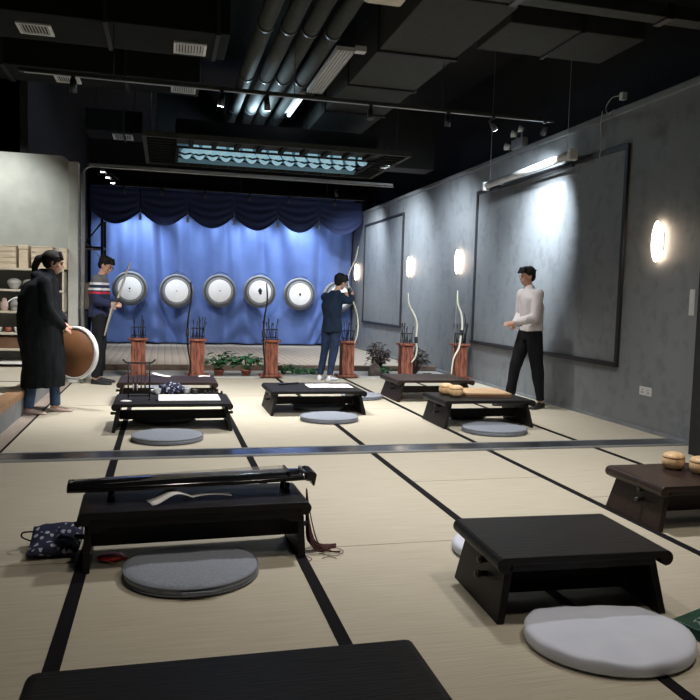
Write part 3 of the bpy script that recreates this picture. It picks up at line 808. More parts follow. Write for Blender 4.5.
obj('bag_body', bm, M['floral'], r)
bm = B(); tube(bm, [(-.10,.08,.08),(-.15,.06,.085),(-.15,.02,.075),(-.11,.0,.06)], .004, 6); obj('handle_loop', bm, M['border'], r)
r = thing('red_pouch', 'small red silk pouch on the mat under the zither table', 'pouch', (-.235,3.53,0))
bm = B(); ell(bm, (0,0,.018), (.062,.05,.018)); ell(bm, (.055,-.01,.01), (.025,.012,.007)); obj('pouch', bm, M['red'], r)
bm = B(); tube(bm, [(-.03,-.04,.02),(.0,-.055,.012),(.03,-.06,.004),(.01,-.08,.004)], .0022, 5); obj('drawstring', bm, M['bowl'], r)

# green box
r = thing('green_box', 'small dark green box with pale lettering at the right picture edge', 'box', (2.06,2.36,0), R(20))
obj('box_body', box(B(), -.10,.12,-.06,.07,0,.045), M['green'], r, bevel=.004)
bm = B()
for k, (x, y, w, h, a) in enumerate(((-.045,-.015,.03,.006,.6),(-.038,.0,.026,.006,-.7),(-.03,.012,.022,.005,.2),(-.02,-.03,.03,.005,1.2),(.0,-.028,.005,.03,.1),(.012,-.035,.018,.005,0),(.012,-.02,.018,.005,0),(.035,-.03,.005,.03,.15),(.045,-.02,.02,.005,.5),(.02,.015,.05,.008,0))):
    mt = Matrix.Translation((x,y,.0455)) @ Matrix.Rotation(a,4,'Z'); box(bm, -w/2,w/2,-h/2,h/2,0,.0006,mtx=mt)
obj('lettering', bm, M['tassel_grey'], r)

# go bowls
def gobowl(x, y, z, label, s=1.):
    r = thing('game_bowl', label, 'wooden bowl', (x,y,z), group=None); r.scale = (s,s,s*1.2)
    bm = B(); lathe(bm, [(.001,0),(.040,0),(.056,.012),(.063,.032),(.060,.052),(.058,.055),(.001,.055)], 64, flute=.035, nf=18); obj('bowl', bm, M['bowl'], r)
    bm = B(); lathe(bm, [(.001,.0555),(.060,.0555),(.061,.062),(.052,.074),(.03,.082),(.001,.084)], 64, flute=.03, nf=18); obj('lid', bm, M['bowl'], r)
gobowl(3.08,3.86,TH,'light ribbed wooden bowl with lid, left one on the brown table',1.05)
gobowl(3.165,3.72,TH,'light ribbed wooden bowl with lid, right one cut by the picture edge',1.05)
gobowl(2.86,7.12,.282,'round wooden stone bowl beside the game board, the farther one',1.2)
gobowl(2.90,6.95,.282,'round wooden stone bowl beside the game board, the nearer one',1.2)
r = thing('game_board', 'thick light wooden game board lying on the black low table', 'game board', (3.25,7.08,.282), R(-6))
obj('board_top', box(B(), -.24,.24,-.22,.22,.030,.045), M['board'], r, bevel=.002)
obj('board_block', box(B(), -.24,.24,-.22,.22,0,.030), M['board_dark'], r, bevel=.002)

# things on the brush desk
r = thing('brush_rack', 'black wooden rack with upturned ends and hanging brushes on the desk', 'brush rack', (-.225,7.02,TH))
for s in (-1, 1):
    obj('post', cyl(B(), (s*.095,0,.012), (s*.095,0,.345), .007, n=10), M['dark_metal'], r)
    obj('foot', box(B(), s*.095-.012, s*.095+.012, -.06, .06, 0, .014), M['dark_metal'], r, bevel=.003)
bm = B(); tube(bm, [(-.145,0,.375),(-.12,0,.35),(-.08,0,.343),(.08,0,.343),(.12,0,.35),(.145,0,.375)], .008, 8); obj('crossbar', bm, M['dark_metal'], r)
obj('lower_bar', box(B(), -.095,.095,-.006,.006,.03,.042), M['dark_metal'], r)
for i, x in enumerate((-.05,-.015,.02,.055)):
    b0 = thing('writing_brush', 'writing brush hanging from the black rack on the desk', 'brush', (-.225+x,7.02,TH+.08), group='brushes hanging from the rack')
    obj('handle', cyl(B(), (0,0,.065), (0,0,.26), .0045, n=8), M['board_dark'], b0)
    bm = B(); lathe(bm, [(.001,0),(.005,.02),(.0065,.05),(.005,.066),(.001,.066)], 10); obj('bristle_tip', bm, M['paper'] if i<2 else M['ink'], b0)
bm = B(); sheet(bm, (-.06,7.13,0), (1,0,0), .42, .58, lambda q: .0, thick=.003); o = obj('paper_sheet', bm, M['paper'], loc=(0,0,TH)); tag(o, 'large white writing sheet spread over the brush desk', 'paper')
bm = B(); ell(bm, (0,0,.012), (.05,.035,.012)); o = obj('ink_dish', bm, M['paper'], loc=(-.33,6.83,TH)); tag(o, 'small white dish at the front left of the brush desk', 'dish')
r = thing('folded_cloth', 'crumpled blue and white cloth bundle on the brush desk', 'cloth', (.07,7.40,TH))
bm = B(); bmesh.ops.create_icosphere(bm, subdivisions=4, radius=1)
for v in bm.verts:
    q = 1+.35*noise.noise(v.co*2.2)+.15*noise.noise(v.co*5); v.co = Vector((v.co.x*.115*q, v.co.y*.06*q, .055+v.co.z*.06*q)); v.co.z = max(v.co.z, .002)
obj('cloth', bm, M['floral'], r, smooth=True)
def cup(x, y, z, label, m, s=1., name='water_cup'):
    r = thing(name, label, 'cup', (x,y,z)); bm = B()
    lathe(bm, [(.001,0),(.022*s,0),(.030*s,.03*s),(.034*s,.055*s),(.030*s,.055*s),(.026*s,.03*s),(.018*s,.006),(.001,.006)], 24); obj('cup_body', bm, m, r)
    return r
cup(-.06,7.37,TH,'small pale cup left of the blue cloth bundle',M['glass'],1.1)
cup(.22,7.38,TH,'small grey cup right of the blue cloth bundle',M['grey_metal'],1.1)
cup(.30,7.36,TH,'dark ink cup at the back of the brush desk',M['ink'],.9)
cup(-.1,7.40,TH,'small white cup behind the brush rack',M['paper'],.8)
r = thing('brush_rest', 'dark knobbly brush rest at the back right of the desk', 'brush rest', (.48,7.37,TH))
bm = B(); box(bm, -.09,.09,-.012,.012,0,.012)
for k in range(5): ell(bm, (-.08+.04*k,0,.018), (.012,.012,.018))
obj('rest', bm, M['dark_metal'], r)
bm = B(); box(bm, -.012,.012,-.20,.20,0,.012); o = obj('paperweight', bm, M['bow_dark'], loc=(-.06,7.1,TH+.004), bevel=.003); tag(o, 'dark bar paperweight on the left edge of the writing sheet', 'paperweight')
r = thing('flat_block', 'slim dark block lying on the mat behind the brush desk legs', 'case', (.46,7.58,0), R(40))
obj('block_body', box(B(), -.14,.14,-.035,.035,0,.03), M['lacquer'], r, bevel=.006)  # plain dark block on the mat behind the desk legs

# papers on the other tables
bm = B(); sheet(bm, (-.13,9.0,0), (1,-.3,0), .13, .22, lambda q: .035*(1-q)**2 if q<1 else 0, thick=.002); o = obj('paper_sheet', bm, M['paper'], loc=(0,0,TH+.001), smooth=True); tag(o, 'folded white paper with a lifted corner on the far dark table', 'paper')
bm = B(); sheet(bm, (.40,8.96,0), (1,0,0), .10, .14, lambda q: .004*math.sin(q*3), thick=.002); o = obj('paper_sheet', bm, M['paper'], loc=(0,0,TH+.001), smooth=True); tag(o, 'small white paper at the right end of the far dark table', 'paper')
bm = B(); sheet(bm, (1.55,8.02,0), (1,-.03,0), .33, .50, lambda q: 0, thick=.003); o = obj('paper_sheet', bm, M['paper'], loc=(0,0,TH)); tag(o, 'white writing sheet on the black table in front of the archer', 'paper')
bm = B(); box(bm, -.14,.14,-.018,.018,0,.016); o = obj('ink_stick', bm, M['bow_dark'], loc=(1.37,8.16,TH), rot=(0,0,R(32)), bevel=.004); tag(o, 'black bar lying left of the writing sheet on that table', 'paperweight')

# ================================================================== LEFT: SHELVES
r = thing('shelf_unit', 'wide cream shelf unit against the pale wall at left', 'shelf', (-2.25,10.40,.235))
zs = [.06,.235,.44,.72,1.0,1.275]
for k, z in enumerate(zs):
    obj('shelf_board', box(B(), -1.15,.97,-.20,.19,z-.02,z+.008), M['cream'] if k else M['paper'], r, bevel=.003)
for x in (-1.15,-.1,.95): obj('side_panel', box(B(), x,x+.02,-.19,.19,0,1.30), M['cream'], r)
obj('back_board', box(B(), -1.15,.97,.19,.197,0,1.30), M['grey_riser'], r)
Z0 = .235
k = 0
def sbox(x0, x1, z0, z1, m, label, name='storage_box', y0=10.24, y1=10.5, cat='box', group=None):
    rr = thing(name, label, cat, ((x0+x1)/2,(y0+y1)/2,z0), group=group)
    obj('box_body', box(B(), -(x1-x0)/2,(x1-x0)/2,-(y1-y0)/2,(y1-y0)/2,0,(z1-z0)*.8), m, rr, bevel=.006)
    obj('lid', box(B(), -(x1-x0)/2-.004,(x1-x0)/2+.004,-(y1-y0)/2-.004,(y1-y0)/2+.004,(z1-z0)*.81,(z1-z0)*.99), m, rr, bevel=.006)
zt = Z0+1.283
for j, w in enumerate(('bottom','second','third','top')):
    sbox(-2.16,-1.86, zt+j*.072, zt+j*.072+.071, M['pale_wood'], 'pale wooden tray box, %s of the left stack on the shelf top' % w, 'tray_box')
for j, w in enumerate(('bottom','second','third','top')):
    sbox(-1.68,-1.42, zt+j*.072, zt+j*.072+.071, M['pale_wood'], 'pale wooden tray box, %s of the right stack beside the hair of the woman' % w, 'tray_box')
sbox(-1.83,-1.72, zt, zt+.30, M['pale_wood'], 'upright pale wooden box between the two tray stacks')
sbox(-1.34,-1.25, zt, zt+.28, M['pale_wood'], 'upright pale wooden box at the right end of the shelf top')
sbox(-2.08,-1.83, Z0+.245, Z0+.395, M['board_dark'], 'dark brown wooden chest low on the shelf unit')
def dish(x, z, rad, label, m):
    rr = thing('round_dish', label, 'dish', (x,10.33,z)); bm = B(); lathe(bm, [(.001,0),(rad*.5,0),(rad*.55,.01),(rad,rad*.9),(rad*1.02,rad*1.1),(rad*.9,rad*1.35),(rad*.5,rad*1.6),(.001,rad*1.65)], 28); obj('dish_body', bm, m, rr)
dish(-1.90,Z0+1.009,.085,'round grey lidded jar on the upper shelf, left one',M['ledge'])
dish(-1.72,Z0+1.009,.080,'round grey lidded jar on the upper shelf, right one',M['ledge'])
for x, m, l in ((-2.02,M['sock'],'pinkish tea jar on the middle shelf'),(-1.90,M['ledge'],'grey tea jar on the middle shelf'),(-1.76,M['timber'],'brown tea jar on the middle shelf beside the woman')):
    rr = thing('tea_jar', l, 'jar', (x,10.33,Z0+.729)); bm = B(); lathe(bm, [(.001,0),(.04,0),(.05,.05),(.048,.10),(.03,.125),(.03,.14),(.001,.14)], 24); obj('jar_body', bm, m, rr)
    bm = B(); lathe(bm, [(.001,.14),(.033,.141),(.03,.155),(.008,.165),(.001,.17)], 20); obj('lid', bm, m, rr)
for i, (x, m, l) in enumerate(((-2.08,M['cream'],'small cream cup on the lower shelf, at left'),(-1.97,M['terracotta'],'small reddish cup on the lower shelf'),(-1.86,M['paper'],'small white cup on the lower shelf'),(-1.76,M['cream'],'small cream cup on the lower shelf near the coat'))):
    cup(x, 10.3, Z0+.449, l, m, 1.2, 'tea_cup')
rr = thing('canister', 'white canister low on the shelf beside the coat', 'canister', (-1.74,10.3,Z0+.244)); bm = B(); lathe(bm, [(.001,0),(.045,0),(.046,.13),(.001,.13)], 24); obj('canister_body', bm, M['paper'], rr)
bm = B(); lathe(bm, [(.001,.131),(.047,.131),(.045,.15),(.001,.152)], 24); obj('lid', bm, M['ledge'], rr)
rr = thing('curved_horn', 'small white curved horn jutting from the middle shelf', 'ornament', (-1.86,10.16,Z0+.86)); bm = B(); tube(bm, [(-.09,0,-.02),(-.02,-.0,.03),(.06,.0,.045),(.14,.02,.04)], lambda q: .006+.008*q, 8); obj('horn', bm, M['face'], rr)
bm = B(); cyl(bm, (.13,.02,.04), (.14,.02,-.128), .008, n=8); box(bm, .10,.18,-.01,.06,-.131,-.125); obj('stand', bm, M['dark_metal'], rr)

# steel rack behind the pillar
r = thing('steel_rack', 'dark steel rack with diagonal braces between the pillar and the curtain', 'rack', (-1.25,12.0,-.012))
for x in (-.3,.32):
    for y in (-.25,.25): obj('upright', box(B(), x-.02,x+.02,y-.02,y+.02,0,2.35), M['dark_metal'], r)
for z in (.35,.95,1.9): obj('shelf', box(B(), -.32,.34,-.27,.27,z,z+.03), M['dark_metal'], r)
bm = B(); tube(bm, [(-.3,-.26,1.45),(.32,-.26,2.3)], .012, 8, smooth=False); obj('brace', bm, M['dark_metal'], r)
bm = B(); tube(bm, [(.32,-.26,1.75),(-.3,-.26,2.35)], .008, 8, smooth=False); obj('brace', bm, M['grey_metal'], r)
for j, (z, h_) in enumerate(((.0,.09),(.09,.10),(.19,.13),(.32,.09))):
    sbox(-1.32,-1.06, .968+z, .968+z+h_-.001, M['pale_wood'], 'pale carton right of the pillar, %s in its pile' % ['bottom','second','third','top'][j], 'carton', 11.85, 12.1)

# pillar pipe that bends over to a long rail
r = thing('bent_pipe_rail', 'pale steel pipe rising at the pillar and bending into a long overhead rail', 'pipe', (-1.07,10.42,.0))
pts = [(0,0,.0),(0,0,2.78)] + [(.12*(1-math.cos(a)),0,2.78+.12*math.sin(a)) for a in [R(15*k) for k in range(1,7)]] + [(4.3,.0,2.90)]
bm = B(); tube(bm, pts, lambda q: .028 if q < .14 else .013, 16, smooth=False); obj('bent_pipe', bm, M['grey_metal'], r)

# ================================================================== CEILING THINGS
def vent(x0, x1, y0, y1, z, label):
    r = thing('air_vent', label, 'air vent', ((x0+x1)/2,(y0+y1)/2,z), group='white air grilles under the ducts'); hx, hy = (x1-x0)/2, (y1-y0)/2
    bm = B()
    for a in ((-hx,hx,-hy,-hy+.03),(-hx,hx,hy-.03,hy),(-hx,-hx+.03,-hy+.03,hy-.03),(hx-.03,hx,-hy+.03,hy-.03)): box(bm, *a, -.02, 0)
    obj('frame', bm, M['white_metal'], r, bevel=.002)
    obj('backing', box(B(), -hx+.03,hx-.03,-hy+.03,hy-.03,-.006,-.002), M['slot'], r)
    n = 9
    bm = B()
    for i in range(n):
        x = -hx+.03+(2*hx-.06)*(i+.5)/n; mt = Matrix.Translation((x,0,-.012)) @ Matrix.Rotation(R(35),4,'Y'); box(bm, -.011,.011,-hy+.03,hy-.03,-.001,.001, mtx=mt)
    o = obj('louvres', bm, M['white_metal'], r); o['kind'] = 'stuff'
DZ = 3.9
def duct(name, label, x0, x1, y0, y1, z0, z1, m, seams=(), axis='X'):
    r = thing(name, label, 'duct', ((x0+x1)/2,(y0+y1)/2,z0)); hx, hy = (x1-x0)/2, (y1-y0)/2
    obj('duct_body', box(B(), -hx,hx,-hy,hy,0,z1-z0), m, r, bevel=.01)
    for s in seams:
        bm = B()
        if axis == 'X': box(bm, s-(x0+x1)/2-.02, s-(x0+x1)/2+.02, -hy-.02,hy+.02,-.02,z1-z0+.02)
        else: box(bm, -hx-.02,hx+.02, s-(y0+y1)/2-.035, s-(y0+y1)/2+.035,-.025,z1-z0+.02)
        obj('flange', bm, M['black_paint'], r)
    for sx in (-.7,.7):
        obj('hanger_rod', cyl(B(), (hx*sx,0,z1-z0), (hx*sx,0,4.995-z0), .006, n=6), M['dark_metal'], r)
    return r
duct('air_duct', 'dark rectangular duct crossing the ceiling, the nearest with two white grilles', -3.2, .62, 7.78, 8.62, DZ, 4.35, M['duct'], (-2.2,-.6,.5))
duct('air_duct', 'dark rectangular duct crossing the ceiling behind the track rail', -3.2, .40, 9.62, 10.32, DZ, 4.3, M['duct'], (-1.9,-.5))
duct('air_duct', 'short dark duct with one small white grille near the suspended louvre frame', -1.3,-.40, 13.0, 13.75, DZ, 4.25, M['duct'], (-.7,))
duct('air_duct', 'wide olive insulated duct running away along the right of the ceiling', 2.18, 3.05, 6.2, 12.2, DZ, 4.35, M['duct2'], (7.72,9.05,10.4,11.8), 'Y')
duct('air_duct', 'olive insulated side duct branching towards the right wall', 3.14, 4.6, 6.55, 7.35, DZ, 4.3, M['duct2'], (3.9,))
vent(-1.47,-1.14,8.06,8.38,DZ,'white air grille in the upper left corner of the picture, nearest on the left')
vent(.062,.405,8.13,8.49,DZ,'white air grille right of the upper left one on the same duct')
vent(-1.36,-1.06,9.86,10.16,DZ,'white air grille on the duct behind the track rail, left one')
vent(.048,.36,9.82,10.13,DZ,'white air grille on the duct behind the track rail, right one')
vent(-.89,-.56,13.16,13.59,DZ,'small white air grille farthest back, left of the louvre frame')
# round pipes
for i, (x, l) in enumerate(((.96,'leftmost'),(1.20,'second'),(1.42,'third'),(1.66,'rightmost'))):
    r = thing('ceiling_pipe', 'dark round ceiling pipe running away from the camera, %s of the four' % l, 'pipe', (x,9.2,4.0), group='parallel round pipes under the ceiling')
    x1 = -.22
    bm = B(); cyl(bm, (0,-4.6,0), (x1*.0,2.9,0), .085, n=24); obj('pipe_body', bm, M['pipe_paint'], r)
    for y in (-3.4,-1.6,.2,1.9):
        bm = B(); cyl(bm, (0,y-.03,0), (0,y+.03,0), .094, n=24); obj('collar', bm, M['dark_metal'], r)
    obj('hanger_rod', cyl(B(), (0,-1.6,.09), (0,-1.6,.995), .005, n=6), M['dark_metal'], r)
# ridged cable tray with lit tube
r = thing('louvre_tray', 'grey ridged light tray hanging along the round pipes', 'light fitting', (1.84,8.65,DZ-.02))
obj('tray_body', box(B(), -.10,.10,-.85,.85,0,.05), M['white_metal'], r, bevel=.004)
bm = B()
for k in range(6): box(bm, -.09+k*.036-.006,-.09+k*.036+.006,-.84,.84,-.012,0)
obj('ridges', bm, M['grey_metal'], r)
obj('end_bracket', box(B(), .10,.22,-.90,-.80,-.0,.06), M['white_metal'], r, bevel=.006)
obj('hanger_rod', cyl(B(), (0,-.6,.05), (0,-.6,1.12), .006, n=6), M['dark_metal'], r)
r = thing('tube_light', 'short lit fluorescent tube behind the ridged tray', 'light fitting', (1.72,10.3,DZ-.02))
obj('housing', box(B(), -.06,.06,-.5,.5,.03,.09), M['white_metal'], r, bevel=.004)
bm = B(); cyl(bm, (0,-.47,.0), (0,.47,.0), .028, n=16); obj('tube', bm, M['tube'], r)
obj('hanger_rod', cyl(B(), (0,0,.09), (0,0,1.12), .006, n=6), M['dark_metal'], r)
# flat fitting at the top edge and cross beam
r = thing('panel_light', 'pale unlit light panel cut by the top edge of the picture', 'light fitting', (1.86,6.2,DZ-.02))
obj('housing', box(B(), -.17,.17,-.6,.30,.01,.07), M['white_metal'], r, bevel=.004)
obj('diffuser', box(B(), -.15,.15,-.58,.28,-.004,.012), M['cream'], r, bevel=.002)
for y in (-.4,): obj('hanger_rod', cyl(B(), (0,y,.07), (0,y,1.12), .006, n=6), M['dark_metal'], r)
r = thing('cable_beam', 'grey metal beam crossing the top right corner of the picture', 'beam', (3.3,4.92,3.40))
obj('beam_body', box(B(), -1.6,1.75,-.07,.07,0,.09), M['grey_beam'] if 'grey_beam' in M else M['pipe_paint'], r, bevel=.006)
for x in (-.9,.3,1.3): obj('clamp', box(B(), x-.03,x+.03,-.085,.085,-.015,.10), M['dark_metal'], r, bevel=.003)
for x in (-.9,1.3): obj('hanger_rod', cyl(B(), (x,0,.1), (x,0,1.6), .006, n=6), M['dark_metal'], r)

# suspended louvre frame; glow in the opening imitates blue light on round metal
FX0, FX1, FY0, FY1, FZ = -.31, 3.38, 10.05, 12.2, 3.28
r = thing('ceiling_louvre', 'large suspended dark louvre frame around an opening with added pale blue glow', 'ceiling frame', ((FX0+FX1)/2,(FY0+FY1)/2,FZ))
hx, hy = (FX1-FX0)/2, (FY1-FY0)/2; ox0, ox1, oy0, oy1 = .17-(FX0+FX1)/2, 3.0-(FX0+FX1)/2, 10.72-(FY0+FY1)/2, 11.85-(FY0+FY1)/2
for a in ((-hx,hx,-hy,-hy+.05),(-hx,hx,hy-.05,hy),(-hx,-hx+.05,-hy+.05,hy-.05),(hx-.05,hx,-hy+.05,hy-.05)):
    obj('outer_rail', box(B(), *a, 0, .07), M['duct2'], r)
for a in ((ox0,ox1,oy0-.04,oy0),(ox0,ox1,oy1+.02,oy1+.06),(ox0-.04,ox0,oy0-.04,oy1+.04),(ox1,ox1+.04,oy0-.04,oy1+.04)):
    obj('inner_rail', box(B(), *a, 0, .025), M['duct'], r)
for k in range(12):
    y = -hy+.1+k*(2*hy-.2)/11
    obj('end_slat', box(B(), -hx+.05, ox0-.04, y-.02, y+.02, .01, .05), M['duct'], r); obj('end_slat', box(B(), ox1+.04, hx-.05, y-.02, y+.02, .01, .05), M['duct'], r)
for k in range(9):
    x = ox0 + (k+.5)*(ox1-ox0)/9; obj('cross_slat', box(B(), x-.03, x+.03, -hy+.05, oy0-.04, .0, .05), M['duct'], r); obj('cross_slat', box(B(), x-.03, x+.03, oy1+.04, hy-.05, .0, .05), M['duct'], r)
obj('cover_board', box(B(), -hx+.05,hx-.05,oy1+.04,hy-.05,.055,.065), M['black_paint'], r)
obj('cover_board', box(B(), -hx+.05,hx-.05,-hy+.05,oy0-.04,.055,.065), M['black_paint'], r)
for x in (-hx+.1,hx-.1):
    for y in (-hy+.42,hy-.1): obj('hanger_rod', cyl(B(), (x,y,.07), (x,y,1.715), .005, n=6), M['dark_metal'], r)
lb = obj('glow_box', box(B(), ox0-.02,ox1+.02,oy0-.02,oy1+.02,.34,.36), M['panel_dim'], r)  # glowing backing added for the lit look of the opening, not a fitting
obj('box_side', box(B(), ox0-.02,ox1+.02,oy1-.0,oy1+.02,.0,.34), M['panel_dim'], r)
obj('outer_casing', box(B(), ox0-.05,ox1+.05,oy0-.04,oy0,.09,.40), M['black_paint'], r)
obj('outer_casing', box(B(), ox0-.05,ox0-.02,oy0,oy1+.02,.09,.40), M['black_paint'], r)
obj('outer_casing', box(B(), ox1+.02,ox1+.05,oy0,oy1+.02,.09,.40), M['black_paint'], r)
obj('outer_casing', box(B(), ox0-.05,ox1+.05,oy0,oy1+.02,.365,.40), M['black_paint'], r)
for k in range(14):
    x = ox0 + .12 + k*(ox1-ox0-.24)/13
    bm = B(); ell(bm, (x,oy1-.20,.10), (.082,.082,.082)); obj('glow_globe', bm, M['panel_light'], lb)  # globes glow in place of lit metal, no real lamps
    bm = B(); cyl(bm, (x,oy1-.20,.17), (x,oy1-.20,.34), .02, n=10); obj('globe_stem', bm, M['panel_dim'], lb)
    bm = B(); ell(bm, (x+.1,oy1-.58,.12), (.082,.082,.082)); obj('glow_globe', bm, M['panel_light'], lb)
    bm = B(); cyl(bm, (x+.1,oy1-.58,.19), (x+.1,oy1-.58,.34), .02, n=10); obj('globe_stem', bm, M['panel_dim'], lb)
for yy, zz in ((oy1-.08,.06),(oy1-.42,.06)):
    bm = B(); pts = []
    for k in range(29):
        x = ox0 + k*(ox1-ox0)/28; pts.append((x, yy+(.07 if k % 2 else -.07), zz))
    tube(bm, pts, .014, 8, smooth=False); obj('zigzag_wire', bm, M['duct'], r)

# track rails and spotlights
def rail(x0, x1, y, z, label, w=.02, m=None, hangers=()):
    r = thing('track_rail', label, 'track rail', ((x0+x1)/2,y,z)); h_ = (x1-x0)/2
    obj('rail_body', box(B(), -h_,h_,-w,w,0,.035), m or M['duct'], r, bevel=.004)
    obj('conductor_slot', box(B(), -h_+.05,h_-.05,-w*.5,w*.5,-.004,.001), M['grey_metal'], r)
    for hh, tz in hangers: obj('hanger_rod', cyl(B(), (hh,0,.035), (hh,0,tz-z), .005, n=6), M['dark_metal'], r)
rail(-1.40,4.36,7.86,3.36,'long dark track rail crossing the whole ceiling', .03, M['pipe_paint'], ((-2.0,3.897),(-.17,4.995),(1.5,3.897)))
rail(-1.19,3.79,12.25,3.20,'dark rail behind the suspended louvre frame', .02, M['grey_metal'], ((-1.5,4.995),(1.5,4.995)))
rail(-1.29,4.60,17.0,3.55,'dark lamp rail just in front of the curtain valance', .025, M['duct'], ((-2,4.995),(0,4.995),(2,4.995)))

def spot(x, y, z, aim, energy, angle, blend, color, label, visible=None, size=.05, length=.13, rad=.035, lamp=True, group=None):
    r = thing('track_spotlight', label, 'spotlight', (x,y,z), group=group)
    d = (Vector(aim)-Vector((x,y,z-.09))).normalized(); c = Vector((0,0,-.09))
    obj('mount', box(B(), -.02,.02,-.02,.02,-.02,0), M['dark_metal'], r)
    obj('stem', cyl(B(), (0,0,-.02), tuple(c), .007, n=8), M['dark_metal'], r)
    bm = B(); cyl(bm, tuple(c-d*length*.5), tuple(c+d*length*.5), rad*.8, rad, n=24); obj('lamp_can', bm, M['dark_metal'], r)
    if visible:
        bm = B(); cyl(bm, tuple(c+d*length*.5), tuple(c+d*(length*.5+.006)), rad*.85, n=24); obj('lens', bm, M[visible], r)
    if lamp:
        l = bpy.data.lights.new('spot_light', 'SPOT'); l.energy = energy; l.spot_size = R(angle); l.spot_blend = blend; l.color = color; l.shadow_soft_size = size
        lo = bpy.data.objects.new('spot_light', l); col.objects.link(lo); lo.location = Vector((x,y,z)) + c + d*(length*.5+.02)
        lo.rotation_euler = d.to_track_quat('-Z', 'Y').to_euler()
cool, neut, warm = (.84,.92,1), (1,.975,.95), (1,.90,.78)
spot(.55,7.86,3.36,(0.0,8.7,0),370,110,.9,neut,'small track spotlight glowing white, left of the pair under the long rail','lens')
spot(1.02,7.86,3.36,(1.6,9.3,0),370,110,.9,neut,'small track spotlight glowing white, right of the pair under the long rail','lens')
spot(3.05,7.86,3.36,(3.2,8.6,0),250,90,.9,neut,'angular grey track spotlight right of the olive duct',None)
spot(2.15,7.86,3.36,(2.0,7.0,0),160,95,.9,neut,'dark track spotlight in mid rail, just left of the olive duct',None)
spot(3.60,7.86,3.36,(4.72,8.6,2.1),640,62,1,cool,'track spotlight with a bright lens near the right wall','lens')
spot(4.25,7.86,3.36,(4.72,10.6,1.1),460,95,.9,cool,'black spotlight at the right end of the long rail',None)
spot(-.9,7.86,3.36,(-1.0,9.2,0),230,100,.9,neut,'track spotlight on the long rail above the woman',None)
# curtain washers
for i, x in enumerate((-1.0,-.2,.75,1.75,2.65,3.75)):
    ds = ['first','second','third','fourth','fifth','sixth'][i]
    spot(x+.1,17.0,3.55,(x+.1,17.9,2.2),0,70,.55,(.80,.90,1),'small dark spotlight on the rail before the valance, %s from left' % ds,None,lamp=False)
for i, x in enumerate((-1.15,-.62,.35,.80,1.35,2.15,2.75,3.25,4.1)):
    e_ = (80,230,90,40,110,230,50,270,30)[i]
    l = bpy.data.lights.new('curtain_washer', 'SPOT'); l.energy = e_; l.spot_size = R(80); l.spot_blend = .9; l.color = (.82,.91,1); l.shadow_soft_size = .05
    lo = bpy.data.objects.new('curtain_washer', l); col.objects.link(lo); lo.location = (x, 17.72, 3.45)
    lo.rotation_euler = (V3 := Vector((0,.62,-1))).to_track_quat('-Z','Y').to_euler()
r = thing('spotlight_bar', 'slanted bar with three lit spotlights high left of the curtain', 'spotlight', (-1.20,15.0,3.62))
bm = B(); tube(bm, [(-.08,0,.10),(.30,0,-.22)], .012, 8, smooth=False); obj('bar', bm, M['dark_metal'], r)
for k in range(3):
    c = Vector((.02+.09*k, -.02, -.10-.10*k)); bm = B(); cyl(bm, tuple(c+Vector((0,0,.12))), tuple(c), .035, .045, n=20); obj('lamp_can', bm, M['dark_metal'], r)
    bm = B(); cyl(bm, tuple(c), tuple(c-Vector((0,0,.006))), .038, n=20); obj('lens', bm, M['lens'], r)
l = bpy.data.lights.new('bar_light', 'SPOT'); l.energy = 160; l.spot_size = R(110); l.spot_blend = .8; l.color = (.85,.93,1); l.shadow_soft_size = .1
lo = bpy.data.objects.new('bar_light', l); col.objects.link(lo); lo.location = (-1.1,14.95,3.25); lo.rotation_euler = (R(25),R(-22),0)
# wall washer at left, over the shelves
spot(-2.2,9.4,3.62,(-2.15,10.6,2.0),150,85,.9,(.96,1,.95),'dark ceiling spotlight above the shelf unit',None)
obj_rod = None
# spotlights added to brighten the back part of the right wall
spot(3.3,13.2,3.6,(4.72,14.2,1.2),560,120,1,cool,'added dark spotlight brightening the smaller wall panel',None)
spot(3.6,15.8,3.6,(4.72,16.8,1.7),330,110,1,cool,'added dark spotlight brightening the wall by the curtain',None)
# fill spotlights added over the foreground mats, out of the camera view
spot(.3,2.5,3.9,(.3,3.2,0),78,120,.9,warm,'added unseen fill spotlight above the zither table',None,size=.12)
spot(2.6,2.4,3.9,(2.6,3.3,0),115,120,.9,warm,'added unseen fill spotlight above the near right tables',None,size=.12)
spot(1.9,4.5,3.85,(1.9,5.8,0),500,120,.9,neut,'added unseen fill spotlight above the polished floor strip',None,size=.15)
spot(1.4,1.2,3.9,(1.4,1.6,0),45,120,.9,warm,'added unseen fill spotlight above the foreground table',None,size=.12)
spot(1.2,13.6,3.7,(1.5,15.2,0),420,120,.9,warm,'added dark spotlight brightening the ribbed deck',None)  # extra lamp added only to brighten the deck
spot(3.3,11.0,3.6,(4.72,11.9,.9),440,120,1,cool,'added dark spotlight brightening the wall between the two panels',None)  # extra lamp added to lift the wall between the panels
spot(.0,14.6,3.7,(.2,18.5,.9),250,48,1,cool,'added fill spotlight aimed at the left targets',None)  # frontal fill added for the lower curtain, left half
spot(2.9,14.6,3.7,(3.1,18.5,.9),250,48,1,cool,'added fill spotlight aimed at the right targets',None)  # frontal fill added for the lower curtain, right half
# added blue point light without a fixture above the louvre frame, lights the pipes
l = bpy.data.lights.new('blue_light', 'POINT'); l.energy = 34; l.color = (.62,.86,1); l.shadow_soft_size = .12
lo = bpy.data.objects.new('blue_light', l); col.objects.link(lo); lo.location = (1.25,10.9,3.80)
# cross duct behind that bounds the lit gap
duct('bulkhead_duct', 'black boxed bulkhead behind the lit pipe ends', -.15, 4.6, 12.42, 12.9, 3.55, 4.6, M['black_paint'], ())

